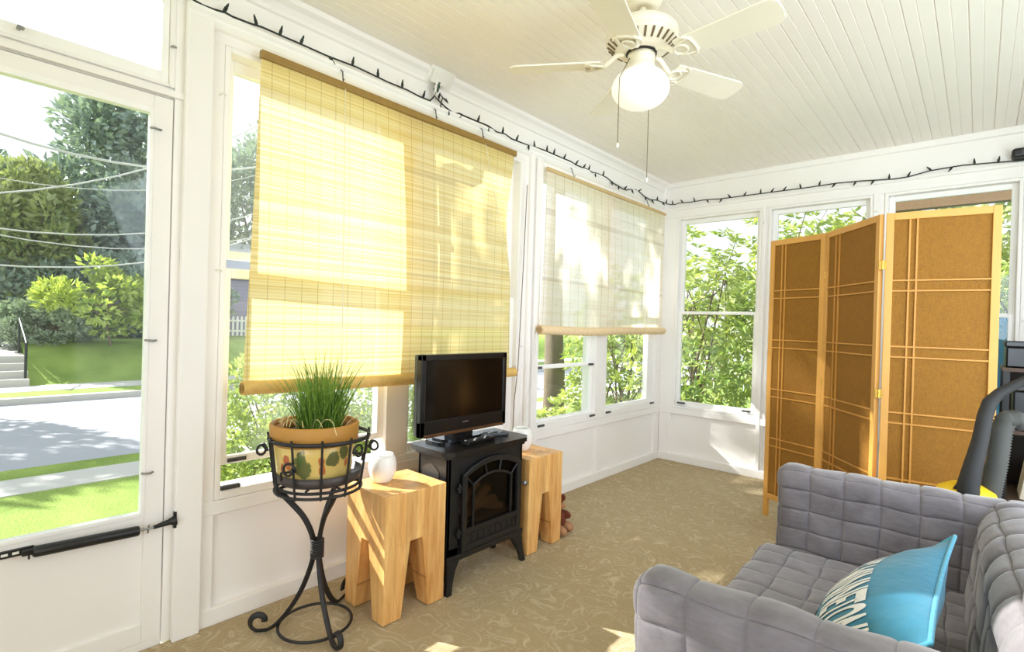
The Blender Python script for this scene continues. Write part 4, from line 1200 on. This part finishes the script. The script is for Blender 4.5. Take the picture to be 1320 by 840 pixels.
def strand(pts, step, label, seed):
    t = thing('string_lights', label, 'string lights', pts[0])
    m = MB(); m.tube(pts, 0.0043, 6); m.build('wire', wire_m, t)
    P = [Vector(p) for p in pts]; acc = 0.0; nxt = 0.05
    rnd = random.Random(seed)
    for p, q in zip(P, P[1:]):
        L_ = (q - p).length
        while nxt < acc + L_:
            c = p.lerp(q, (nxt - acc) / L_)
            d = (q - p).normalized()
            up = Vector((0, 0, rnd.choice((1, 1, -1)))) + d * rnd.uniform(-0.9, 0.9) + (Vector((0.3, 0, 0)) if c.x < 0.05 else Vector((0, -0.3, 0)))
            up.normalize()
            m = MB(); m.tube([c, c + up * 0.005, c + up * 0.021, c + up * 0.022, c + up * 0.032, c + up * 0.041], [0.005, 0.0068, 0.0068, 0.005, 0.0044, 0.001], 8)
            m.build('bulb', wire_m, t)
            nxt += step * rnd.uniform(0.7, 1.3)
        acc += L_
    return t
sl1 = strand(LA, 0.115, 'short strand of unlit dark green string lights left of the outlet box', 2)
sl2 = strand(LB, 0.105, 'long strand of unlit dark green string lights running around the far corner', 3)
m = MB(); m.tube([(0.045, 1.832, 2.572), (0.045, 1.832, 2.55), (0.043, 1.831, 2.547), (0.043, 1.831, 2.53), (0.041, 1.830, 2.527), (0.036, 1.829, 2.508)], [0.012, 0.014, 0.011, 0.014, 0.011, 0.012], 10); m.build('plug', green_m, sl2)
m = MB(); m.tube([(0.04, 1.85, 2.50), (0.05, 1.875, 2.475), (0.045, 1.905, 2.468), (0.035, 1.90, 2.49), (0.04, 1.87, 2.485), (0.05, 1.85, 2.45), (0.04, 1.86, 2.43)], 0.0035, 6); m.build('slack_loop', wire_m, sl2)
ob = thing('outlet_box', 'white outlet box on the crown moulding with a green plug in it', 'outlet', (0.04, 1.85, 2.58))
m = MB(); T = Matrix.Translation(Vector((0.048, 1.85, 2.588))) @ Matrix.Rotation(math.radians(38), 4, 'Y')
m.box(-0.012, 0.004, -0.085, 0.085, -0.05, 0.05, T); m.build('cover_plate', white_plastic, ob, bevel=0.004)
m = MB(); m.box(0.004, 0.03, -0.07, 0.03, -0.038, 0.03, T); m.build('socket_block', white_plastic, ob, bevel=0.005)
m = MB(); m.tube([(0.06, 1.815, 2.565), (0.05, 1.812, 2.50), (0.045, 1.83, 2.47), (0.05, 1.80, 2.485), (0.06, 1.815, 2.56)], 0.004, 6); m.build('white_lead', white_plastic, ob)

pbx = thing('power_adapter', 'black plastic box mounted above the far window at the end of the string lights', 'adapter', (2.5, 4.66, 2.43))
m = MB(); m.box(2.405, 2.72, 4.60, 4.695, 2.40, 2.462); m.build('case', black_m, pbx, bevel=0.018, seg=3)
m = MB(); m.box(2.45, 2.70, 4.597, 4.601, 2.415, 2.447); m.build('face_plate', tv_edge, pbx, bevel=0.001)

m = MB(); P = [(0.045, 2.745, 1.20), (0.05, 2.735, 1.05), (0.055, 2.70, 0.85), (0.06, 2.655, 0.68), (0.08, 2.60, 0.60), (0.14, 2.50, 0.54), (0.24, 2.40, 0.527)]
m.tube(P, 0.0032, 6); tag(m.build('hanging_cord', white_plastic, None), 'thin white cord hanging from the pale blind down behind the far jar', 'cord')
m = MB(); P = [(0.034, 2.616, 2.168), (0.036, 2.600, 1.7), (0.036, 2.585, 1.29), (0.036, 2.572, 0.96), (0.034, 2.548, 0.75), (0.034, 2.542, 0.56), (0.034, 2.54, 0.08)]
m.tube(P, 0.003, 6); tag(m.build('brown_cord', simple('brown_cable', (120, 96, 72), 0.6), None), 'thin brown cable running down the casing behind the television', 'cord')

# ------------------------------------------------------------------ plush toy behind the far stool
toy = thing('plush_toy', 'reddish brown plush toy lying on the carpet behind the far stool', 'toy', (0.36, 2.545, 0))
def ball(mb, c, r, n=14):
    prof = [(max(1e-4, math.sin(PI * i / n)) , -math.cos(PI * i / n)) for i in range(n + 1)]
    vs = []; 
    rows = []
    for q, z in prof:
        rows.append([(c[0] + r[0] * q * math.cos(2 * PI * k / 20), c[1] + r[1] * q * math.sin(2 * PI * k / 20), c[2] + r[2] * z) for k in range(20)])
    mb.grid(rows, closed=True)
m = MB(); ball(m, (0.36, 2.545, 0.075), (0.10, 0.075, 0.075)); m.build('body', plush, toy)
m = MB(); ball(m, (0.37, 2.555, 0.165), (0.06, 0.058, 0.055)); m.build('head', plush, toy)
for c in ((0.34, 2.60, 0.205), (0.405, 2.60, 0.195)):
    m = MB(); ball(m, c, (0.02, 0.016, 0.022)); m.build('ear', plush, toy)
m = MB(); ball(m, (0.42, 2.57, 0.155), (0.024, 0.026, 0.022)); m.build('muzzle', plush_l, toy)
for c in ((0.455, 2.515, 0.03), (0.44, 2.60, 0.03)):
    m = MB(); ball(m, c, (0.05, 0.03, 0.03)); m.build('leg', plush_l, toy)
for c in ((0.43, 2.50, 0.10), (0.42, 2.605, 0.095)):
    m = MB(); ball(m, c, (0.045, 0.024, 0.026)); m.build('arm', plush, toy)

# ------------------------------------------------------------------ vacuum cleaner and shelf in the far right corner
vac = thing('vacuum_cleaner', 'upright vacuum cleaner with yellow body and grey hose behind the sofa', 'vacuum cleaner', (2.28, 2.82, 0))
m = MB(); m.prism([(2.10, 2.62), (2.44, 2.62), (2.46, 2.70), (2.42, 2.92), (2.12, 2.92), (2.08, 2.70)], 2, 0.015, 0.10); m.build('floor_head', vac_grey, vac, bevel=0.02, seg=3)
m = MB()
m.lathe([(0.0, 0.0), (0.10, 0.0), (0.115, 0.03), (0.122, 0.40), (0.118, 0.47), (0.09, 0.53), (0.05, 0.553), (0.0, 0.56)], (2.255, 2.82, 0.10), 40); m.build('body', vac_yellow, vac)
m = MB(); m.prism([(2.215, 0.640), (2.285, 0.640), (2.27, 0.672), (2.235, 0.668)], 1, 2.745, 2.80); m.build('lid_catch', vac_grey, vac, bevel=0.006)
m = MB()
P = [(2.265, 2.755, 0.56), (2.262, 2.755, 0.66), (2.275, 2.76, 0.74), (2.293, 2.77, 0.84), (2.305, 2.78, 0.94), (2.318, 2.785, 0.995), (2.345, 2.79, 1.035), (2.42, 2.80, 1.095), (2.52, 2.81, 1.17), (2.60, 2.82, 1.21)]
m.tube(P, [0.044, 0.042, 0.036, 0.031, 0.029, 0.028, 0.022, 0.018, 0.019, 0.019], 16, flat=(0.85, 0.95)); m.build('handle', vac_grey, vac)
m = MB()
base = [(2.30, 2.86, 0.42), (2.325, 2.86, 0.60), (2.345, 2.86, 0.75), (2.355, 2.86, 0.88), (2.368, 2.865, 0.925), (2.40, 2.88, 0.93), (2.42, 2.90, 0.90)]
Q = []
for i in range(len(base) - 1):
    p, q = Vector(base[i]), Vector(base[i + 1]); L_ = (q - p).length; k = max(2, int(L_ / 0.0055))
    for j in range(k): Q.append(p.lerp(q, j / k))
m.tube(Q, [0.031 if i % 2 else 0.037 for i in range(len(Q))], 18); m.build('hose', simple('ribbed_hose', (80, 80, 76), 0.65, spec=0.2), vac)

sh = thing('shelving_unit', 'dark shelving unit crowded with black boxes in the far right corner', 'shelf', (2.62, 3.75, 0))
for xx in (2.385, 2.86):
    for yy in (3.55, 3.95):
        m = MB(); m.box(xx - .012, xx + .012, yy - .012, yy + .012, 0.0, 1.10); m.build('post', black_m, sh)
for zz in (0.10, 0.44, 0.78, 1.085):
    m = MB(); m.box(2.37, 2.875, 3.535, 3.965, zz, zz + 0.018); m.build('shelf_board', simple('dark_shelf_board', (72, 50, 34), 0.5), sh)
m = MB(); m.box(2.372, 2.874, 3.95, 3.962, 0.05, 1.09); m.build('back_panel', dark_in, sh)
def case(label, name, x0, x1, y0, y1, z0, z1, mat, cat, lid=True):
    t = thing(name, label, cat, ((x0 + x1) / 2, (y0 + y1) / 2, z0))
    m = MB(); m.box(x0, x1, y0, y1, z0, z1 - (0.03 if lid else 0)); m.build('case', mat, t, bevel=0.008)
    if lid:
        m = MB(); m.box(x0 - .004, x1 + .004, y0 - .004, y1 + .004, z1 - 0.03, z1); m.build('lid', mat, t, bevel=0.006)
        m = MB(); m.box((x0 + x1) / 2 - .03, (x0 + x1) / 2 + .03, y0 - .012, y0 - .004, z1 - 0.04, z1 - 0.015); m.build('clasp', tv_edge, t)
case('wide black case lying on top of the dark shelving unit', 'storage_case', 2.38, 2.78, 3.56, 3.92, 1.104, 1.235, tv_m, 'case')
case('square black box on the middle shelf of the dark shelving unit', 'storage_case', 2.41, 2.56, 3.56, 3.80, 0.799, 1.02, tv_m, 'case')
case('low black box on the second shelf of the dark shelving unit', 'storage_case', 2.55, 2.82, 3.57, 3.88, 0.459, 0.62, tv_m, 'case')
bd = MB(); T = Matrix.Translation(Vector((2.445, 3.62, 0.459))) @ Matrix.Rotation(math.radians(8), 4, 'Y'); bd.box(0, 0.06, -0.03, 0.18, 0, 0.30, T)
tag(bd.build('cardboard_folder', simple('beige_card', (204, 194, 172), 0.8), None, bevel=0.003), 'beige card folder standing on the second shelf of the dark unit', 'folder')

# ------------------------------------------------------------------ outdoors: ground
def slab(name, x0, x1, y0, y1, z0, z1, mat, label=None):
    m = MB(); m.box(x0, x1, y0, y1, z0, z1); return struct(m.build(name, mat))
slab('lawn', -6.35, 14, -14, 40, -1.6, -1.0, lawn_m)
slab('sidewalk', -7.15, -6.35, -14, 60, -1.6, -0.99, concrete)
slab('grass_verge', -7.75, -7.15, -14, 60, -1.6, -1.0, lawn_m)
slab('road', -15.5, -7.75, -20, 80, -1.6, -1.12, asphalt)
slab('curb', -15.75, -15.5, -20, 80, -1.6, -0.97, concrete)
slab('grass_verge', -16.9, -15.75, -20, 80, -1.6, -0.98, lawn_m)
slab('sidewalk', -18.3, -16.9, -20, 80, -1.6, -0.97, concrete)
# rising lawn across the road, on both sides of the front walk
for y0, y1 in ((-20, 0.3), (1.95, 80)):
    rows = []
    for i in range(9):
        t = i / 8
        xx = -18.3 - 2.6 * t; zz = -0.98 + 1.15 * (3 * t * t - 2 * t ** 3)
        rows.append([(xx, y0, zz), (xx, y1, zz)])
    rows.append([(-60, y0, 0.3), (-60, y1, 0.3)]); rows.append([(-60, y0, -1.6), (-60, y1, -1.6)]); rows.append([(-18.3, y0, -1.6), (-18.3, y1, -1.6)])
    rows.append(rows[0])
    m = MB(); m.grid(rows); struct(m.build('lawn_bank', lawn_m))
stp = thing('concrete_steps', 'concrete steps leading up from the far sidewalk', 'steps', (-19, 1.1, -1))
for k in range(4):
    m = MB(); m.box(-21.5, -18.3 - 0.42 * k, 0.3, 1.95, -1.2, -0.97 + 0.20 * (k + 1)); m.build('step', concrete, stp)
m = MB(); m.prism([(-21.5, -0.5), (-20.0, -0.16), (-34, 0.5), (-34, -0.5)], 1, 0.3, 1.95); struct(m.build('front_walk', concrete))
hr = thing('handrail', 'dark metal handrail beside the concrete steps across the road', 'handrail', (-18.6, 1.9, -0.8))
m = MB(); m.tube([(-18.55, 1.88, -0.97), (-18.55, 1.88, 0.30)], 0.035, 8); m.build('post', black_m, hr)
m = MB(); m.tube([(-20.4, 1.88, -0.2), (-20.4, 1.88, 0.95)], 0.03, 8); m.build('post', black_m, hr)
m = MB(); m.tube([(-18.45, 1.88, 0.26), (-18.55, 1.88, 0.32), (-20.4, 1.88, 0.95)], 0.03, 8); m.build('rail', black_m, hr)
# wires across the street
wires = [((0.63, 4.69), (3.33, 4.60), 0.035, 'sagging dark overhead wire, highest above the street beyond the door'),
         ((0.64, 3.80), (3.34, 4.08), 0.012, 'thin overhead wire running just below the highest two beyond the door'),
         ((0.65, 3.44), (3.33, 4.60), 0.024, 'pale overhead cable climbing steeply to the right beyond the door'),
         ((0.60, 2.82), (3.36, 3.10), 0.020, 'uppermost of the three low pale wires beyond the door'),
         ((0.60, 2.72), (3.37, 2.73), 0.016, 'middle one of the three low pale wires beyond the door'),
         ((0.60, 2.10), (3.38, 2.44), 0.020, 'lowest of the pale overhead wires beyond the door')]
wire_pale = simple('weathered_cable', (196, 196, 190), 0.7)
for (ya, za), (yb, zb), r_, lab in wires:
    dy, dz = yb - ya, zb - za
    P = [(-12.0, ya + dy * t, za + dz * t + 0.10 * ((2 * (t - 0.5)) ** 2 - 1) * 1.0) for t in [i / 12 * 3 - 1 for i in range(13)]]
    m = MB(); m.tube(P, r_ * 0.7, 6)
    tag(m.build('overhead_wire', wire_pale, None), lab, 'wire', 'overhead wires')

# ------------------------------------------------------------------ outdoors: trees and shrubs
def leaves_mesh(name, pos, dirs, L_, W_, mat, parent, rng, fold=0.25):
    n = len(pos)
    d = dirs / np.linalg.norm(dirs, axis=1, keepdims=True)
    r = rng.normal(size=(n, 3)); s_ = np.cross(d, r); s_ /= np.linalg.norm(s_, axis=1, keepdims=True) + 1e-9
    up = np.cross(s_, d)
    l = (L_ * rng.uniform(0.7, 1.25, n))[:, None]; w_ = (W_ * rng.uniform(0.7, 1.25, n))[:, None]
    v0 = pos; v2 = pos + d * l - up * l * 0.12
    mid = pos + d * l * 0.45
    v1 = mid + s_ * w_ / 2 + up * w_ * fold; v3 = mid - s_ * w_ / 2 + up * w_ * fold
    V = np.stack([v0, v1, v2, v3], 1).reshape(-1, 3)
    idx = np.arange(n)[:, None] * 4
    F = np.concatenate([idx + np.array([[0, 1, 2]]), idx + np.array([[0, 2, 3]])], 1).reshape(-1)
    me = bpy.data.meshes.new(name)
    me.vertices.add(n * 4); me.vertices.foreach_set('co', V.astype(np.float32).ravel())
    me.loops.add(n * 6); me.loops.foreach_set('vertex_index', F.astype(np.int32))
    me.polygons.add(n * 2); me.polygons.foreach_set('loop_start', np.arange(n * 2, dtype=np.int32) * 3); me.polygons.foreach_set('loop_total', np.full(n * 2, 3, np.int32))
    me.materials.append(mat); me.update(calc_edges=True); me.validate()
    o = bpy.data.objects.new(name, me); COL.objects.link(o)
    o.parent = parent; o.matrix_parent_inverse = parent.matrix_basis.inverted()
    return o
def blob_points(rng, c, rad, nblob, n, sparse=0.55, droop=0.0):
    # clumps of leaves spread over an ellipsoidal crown
    c = np.array(c); rad = np.array(rad)
    u = rng.normal(size=(nblob, 3)); u /= np.linalg.norm(u, axis=1, keepdims=True)
    bc = u * (rng.uniform(0.25, 1.0, nblob) ** 0.45)[:, None]
    k = rng.integers(0, nblob, n)
    q = rng.normal(size=(n, 3)); q /= np.linalg.norm(q, axis=1, keepdims=True)
    br = rng.uniform(0.16, 0.34, nblob)
    p = bc[k] + q * (br[k] * rng.uniform(0.4, 1.0, n) ** 0.5)[:, None] * sparse / 0.55
    d = q + np.array([0, 0, 0.25 - droop])
    return c + p * rad, d + rng.normal(size=(n, 3)) * 0.4, c + bc * rad
def tree(name, label, cat, base, c, rad, mat, seed, nblob=40, n=5000, L_=0.3, W_=0.16, trunk=0.18, group=None, sparse=0.55, twigs=14):
    rng = np.random.default_rng(seed)
    t = thing(name, label, cat, base, group)
    pos, d, bc = blob_points(rng, c, rad, nblob, n, sparse)
    m = MB(); B0 = Vector(base); C0 = Vector(c)
    mid = B0.lerp(C0, 0.55) + Vector((rng.normal() * .1, rng.normal() * .1, 0)) * rad[0]
    m.tube([B0, B0.lerp(mid, .5), mid, C0], [trunk, trunk * .85, trunk * .7, trunk * .3], 10)
    for i in range(min(twigs, nblob)):
        e = Vector(bc[i]); s0 = mid.lerp(C0, rng.uniform(0, .8)); k = s0.lerp(e, 0.5) + Vector((0, 0, -.06 * rad[2]))
        m.tube([s0, k, e], [trunk * .4, trunk * .25, trunk * .08], 6)
    m.build('trunk', bark, t)
    leaves_mesh('foliage', pos, d, L_, W_, mat, t, rng)
    return t
# across the street
tree('broadleaf_tree', 'tall hazy green tree filling the right half of the view through the door', 'tree', (-31, 6.9, 0.2), (-30.5, 7.3, 6.6), (4.2, 4.0, 5.6), leaf_hazy, 1, 90, 16000, 0.42, 0.24, 0.35)
tree('broadleaf_tree', 'olive green tree in the left half of the view through the door', 'tree', (-27, 2.2, 0.2), (-27, 2.4, 3.9), (2.6, 2.1, 3.4), leaf_mid, 2, 60, 9000, 0.32, 0.18, 0.22)
tree('broadleaf_tree', 'dark green tree at the left edge of the view through the door', 'tree', (-33, 0.2, 0.2), (-33, 0.6, 4.8), (3.6, 3.4, 4.8), leaf_hazy, 3, 70, 9000, 0.42, 0.24, 0.3)
tree('broadleaf_tree', 'faint tall tree seen through the strip of window left of the bamboo blind', 'tree', (-34, 14.5, 0.2), (-33, 14.2, 6.6), (4.2, 4.2, 5.8), leaf_hazy, 4, 80, 9000, 0.42, 0.24, 0.35)
tree('evergreen_bush', 'dark broad bush behind the young lime tree across the road', 'bush', (-25, 6.6, 0.2), (-25, 6.6, 1.9), (2.0, 3.2, 1.9), leaf_hazy, 5, 50, 7000, 0.3, 0.16, 0.15)
tree('evergreen_bush', 'dark bush behind the pale silvery bush across the road', 'bush', (-26, 2.6, 0.2), (-26, 2.8, 1.7), (2.0, 2.6, 1.7), leaf_hazy, 6, 45, 6000, 0.3, 0.16, 0.15)
tree('young_tree', 'young lime green tree with layered branches on the bank across the road', 'tree', (-20.3, 4.2, 0.1), (-20.2, 4.2, 1.75), (1.7, 1.75, 1.25), leaf_lime, 7, 38, 2600, 0.26, 0.13, 0.05)
tree('silvery_bush', 'pale silvery round bush at the top of the bank across the road', 'bush', (-21.2, 3.0, 0.1), (-21.2, 2.95, 0.75), (1.0, 1.35, 0.8), leaf_silver, 8, 40, 4500, 0.16, 0.07, 0.06)
tree('silvery_bush', 'smaller pale bush touching the left side of the silvery round bush', 'bush', (-21.8, 2.0, 0.1), (-21.8, 2.05, 0.7), (0.7, 0.7, 0.75), leaf_silver, 9, 26, 2200, 0.16, 0.07, 0.06)
# street tree whose crown dapples the sunlight on the blinds
tree('street_tree', 'tall street tree shading the right part of the front windows', 'tree', (-8.0, -3.4, -1.0), (-8.0, -0.1, 7.2), (0.9, 1.5, 1.2), leaf_mid, 10, 30, 2400, 0.20, 0.12, 0.10, sparse=0.5, twigs=8)
tree('street_tree', 'unseen tree added near the curb to shade the storm door', 'tree', (-8.3, -4.6, -1.0), (-8.0, -3.35, 7.0), (0.8, 0.62, 1.1), leaf_mid, 11, 22, 1500, 0.16, 0.10, 0.09, sparse=0.5, twigs=6)  # out of view, added to block sun coming through the door
tree('street_tree', 'street tree standing left of the steps that shades the road', 'tree', (-18.6, -3.6, -1.0), (-18.6, -3.4, 4.8), (2.6, 2.6, 2.6), leaf_mid, 12, 40, 5000, 0.3, 0.18, 0.2)
# hedge shrubs below the wide window
for k, (yy, zt, lab) in enumerate(((2.45, 0.95, 'leftmost pale hedge shrub seen below the bamboo blind'), (3.7, 0.80, 'middle hedge shrub seen below the bamboo blind behind the grass plant'), (5.0, 0.85, 'yellow green hedge shrub seen left of the television'))):
    tree('hedge_shrub', lab, 'shrub', (-3.3, yy, -1.0), (-3.3, yy, (zt - 1.0) / 2), (0.75, 0.78, (zt + 1.0) / 2), leaf_hedge, 20 + k, 50, 6500, 0.07, 0.04, 0.03, 'hedge below the wide window', twigs=20)
# old trunk outside the second window
tk = thing('tree_trunk', 'thick grey tree trunk outside the left half of the second window', 'tree', (-3.0, 6.95, -1.0))
m = MB(); rng = np.random.default_rng(4)
rows = []
for i in range(26):
    z = -1.0 + i * 0.26; r_ = 0.20 + 0.10 * math.exp(-(i * 0.26) / 0.4) - 0.006 * i
    rows.append([(-3.0 + 0.03 * math.sin(i * .4) + r_ * (1 + 0.06 * math.sin(7 * a_ + i)) * math.cos(a_), 6.95 + r_ * (1 + 0.06 * math.cos(5 * a_ + i * .7)) * math.sin(a_), z) for a_ in [2 * PI * k / 24 for k in range(24)]])
m.grid(rows, closed=True); m.build('trunk', bark, tk)
pos, d, bc = blob_points(rng, (-3.0, 7.2, 5.6), (2.2, 2.2, 1.2), 24, 2200)
leaves_mesh('foliage', pos, d, 0.16, 0.09, leaf_mid, tk, rng)
m = MB()
for i in range(10): m.tube([(-3.0, 6.95, 4.2 + .1 * i), tuple((bc[i] + np.array([-3.0, 6.95, 4.6])) / 2), tuple(bc[i])], [0.08, 0.05, 0.02], 6)
m.build('branches', bark, tk)

def rhodo(label, base, c, rad, seed, nw=420, L_=0.13, W_=0.038, stems=16, group='shrubs pressing against the porch windows', mat=None, name='leafy_shrub'):
    # whorls of long leaves at the ends of arching stems
    rng = np.random.default_rng(seed)
    t = thing(name, label, 'shrub', base, group)
    c = np.array(c); rad = np.array(rad)
    u = rng.normal(size=(nw, 3)); u /= np.linalg.norm(u, axis=1, keepdims=True)
    w_ = c + u * rad * (rng.uniform(0.1, 1.0, nw) ** 0.4)[:, None]
    P, D = [], []
    for q, n_ in zip(w_, u):
        ax = n_ + np.array([0, 0, 0.9]) + rng.normal(size=3) * 0.25; ax /= np.linalg.norm(ax)
        e1 = np.cross(ax, rng.normal(size=3)); e1 /= np.linalg.norm(e1); e2 = np.cross(ax, e1)
        k = rng.integers(7, 11); ph = rng.uniform(0, 6.28)
        for i in range(k):
            a_ = ph + 2 * PI * i / k + rng.normal() * .15
            P.append(q + ax * rng.uniform(-.04, .01)); D.append(e1 * math.cos(a_) + e2 * math.sin(a_) + ax * rng.uniform(-0.1, 0.5))
    m = MB(); B0 = np.array(base)
    for i in range(stems):
        e = w_[i]; s0 = B0 + rng.normal(size=3) * np.array([.12, .12, 0])
        k1 = s0 * .62 + e * .38 + np.array([0, 0, 0.25 * rad[2]]) + rng.normal(size=3) * .1; k2 = s0 * .25 + e * .75 + np.array([0, 0, 0.15 * rad[2]]) + rng.normal(size=3) * .08
        r0 = rng.uniform(0.012, 0.026)
        m.tube([tuple(s0), tuple(k1), tuple(k2), tuple(e)], [r0, r0 * .75, r0 * .5, r0 * .25], 7)
        for j in range(3):
            f = w_[stems + (i * 3 + j) % (nw - stems)]
            if np.linalg.norm(f - k2) < 0.9 * max(rad): m.tube([tuple(k2), tuple((k2 + f) / 2 + np.array([0, 0, .04])), tuple(f)], [r0 * .45, r0 * .3, r0 * .15], 5)
    m.build('stems', bark, t)
    leaves_mesh('foliage', np.array(P), np.array(D), L_, W_, mat or leaf_rhodo, t, rng, 0.12)
    return t
rhodo('glossy shrub filling the window in the far corner, left side', (-0.35, 6.3, -1.0), (-0.35, 6.3, 0.9), (0.85, 0.75, 1.9), 31, 560, 0.115, 0.036)
rhodo('glossy shrub behind the window in the far corner, right side', (0.75, 6.5, -1.0), (0.75, 6.5, 1.1), (0.8, 0.75, 2.0), 32, 560, 0.115, 0.036)
rhodo('glossy shrub showing above the leftmost screen panel', (1.75, 6.7, -1.0), (1.75, 6.7, 1.3), (0.8, 0.8, 2.0), 33, 500, 0.115, 0.036)
rhodo('glossy shrub showing above the tallest screen panel', (2.85, 6.6, -1.0), (2.85, 6.6, 1.3), (0.75, 0.75, 2.0), 34, 460, 0.115, 0.036)
rhodo('leafy shrub outside the right half of the second window', (-1.75, 6.9, -1.0), (-1.75, 6.9, 0.6), (0.85, 0.8, 1.6), 35, 520, 0.11, 0.042)
rhodo('low leafy shrub below the tree trunk outside the second window', (-1.35, 5.3, -1.0), (-1.35, 5.3, -0.2), (0.55, 0.55, 0.75), 36, 300, 0.09, 0.042)
rhodo('low leafy shrub outside between the two left windows', (-1.9, 4.35, -1.0), (-1.9, 4.35, -0.15), (0.6, 0.6, 0.9), 37, 300, 0.09, 0.042)
tree('evergreen_bush', 'blurred green bush far behind the glossy shrubs', 'bush', (0.6, 13.0, -1.0), (0.6, 13.0, 1.2), (3.8, 1.8, 2.3), leaf_mid, 40, 60, 5000, 0.3, 0.16, 0.15)

# house across the road, glimpsed left of the bamboo blind
hs = thing('house', 'purplish sided house across the road glimpsed left of the bamboo blind', 'house', (-29, 12.5, 0.2))
siding = simple('purple_grey_siding', (150, 142, 172), 0.8, var=0.06)
m = MB(); m.box(-32, -27, 10.4, 15.5, 0.2, 3.4)
for k in range(16): m.box(-27.0, -26.97, 10.4, 15.5, 0.35 + k * 0.19, 0.36 + k * 0.19)
m.build('wall', siding, hs)
m = MB(); m.prism([(-32.4, 3.3), (-26.6, 3.3), (-29.5, 5.4)], 1, 10.0, 15.9); m.build('roof', simple('roof_shingle', (206, 206, 210), 0.9), hs)
fc = thing('picket_fence', 'white picket fence in front of the purplish house', 'fence', (-25, 11, 0.2))
m = MB(); m.box(-25.03, -25.0, 7.8, 13.0, 0.45, 0.55); m.box(-25.03, -25.0, 7.8, 13.0, 0.95, 1.05); m.build('rails', white_plastic, fc)
for k in range(26):
    m = MB(); y_ = 7.85 + k * 0.2; m.prism([(y_, 0.25), (y_ + .1, 0.25), (y_ + .1, 1.15), (y_ + .05, 1.25), (y_, 1.15)], 0, -25.0, -24.97); m.build('picket', white_plastic, fc)

# downspout outside the mullion (its gooseneck shades the blind), board under the eave, blue tarp
ds = thing('downspout', 'white gooseneck downspout outside the mullion of the wide window', 'downspout', (-0.24, 1.74, 0))
m = MB(); m.tube([(-0.24, 1.745, -1.0), (-0.24, 1.745, 2.22), (-0.25, 1.77, 2.30), (-0.27, 1.83, 2.335), (-0.29, 1.93, 2.335), (-0.30, 1.985, 2.37), (-0.305, 2.0, 2.46), (-0.305, 2.0, 2.62)], 0.042, 12); m.build('pipe', white_plastic, ds)
for zz in (0.3, 1.9):
    m = MB(); m.box(-0.285, -0.14, 1.70, 1.79, zz, zz + 0.03); m.build('strap', white_plastic, ds)
m = MB(); m.box(1.5, 3.6, 5.95, 6.05, 2.395, 2.60); m.box(1.5, 3.6, 5.90, 5.95, 2.56, 2.64)
tag(m.build('eave_board', brown_board, None), 'brown wooden board seen outside above the tallest screen panel', 'board')
for xx in (1.55, 3.5):
    m = MB(); m.box(xx - .05, xx + .05, 5.96, 6.04, -1.0, 2.395)
    tag(m.build('pergola_post', brown_board, None), 'brown post holding up the %s end of the brown board outside' % ('left' if xx < 2 else 'right'), 'post')
rng = np.random.default_rng(9)
rows = []
for i in range(15):
    rows.append([(2.15 + 0.04 * j + 0.02 * math.sin(i), 5.55 + 0.04 * math.sin(1.3 * i + j) + 0.02 * math.cos(2.1 * j), -1.0 + 2.44 * i / 14 + 0.015 * math.sin(j * 1.7)) for j in range(16)])
rows2 = [[(x_, y_ + 0.25, z_) for x_, y_, z_ in r_] for r_ in rows]
m = MB(); m.grid(rows); m.grid(rows2); m.grid([rows[-1], rows2[-1]]); m.grid([[r_[0] for r_ in rows], [r_[0] for r_ in rows2]]); m.grid([[r_[-1] for r_ in rows], [r_[-1] for r_ in rows2]])
tag(m.build('blue_tarp', blue_m, None, weld=True), 'blue tarp draped over a stack outside, right of the folding screen', 'tarp')
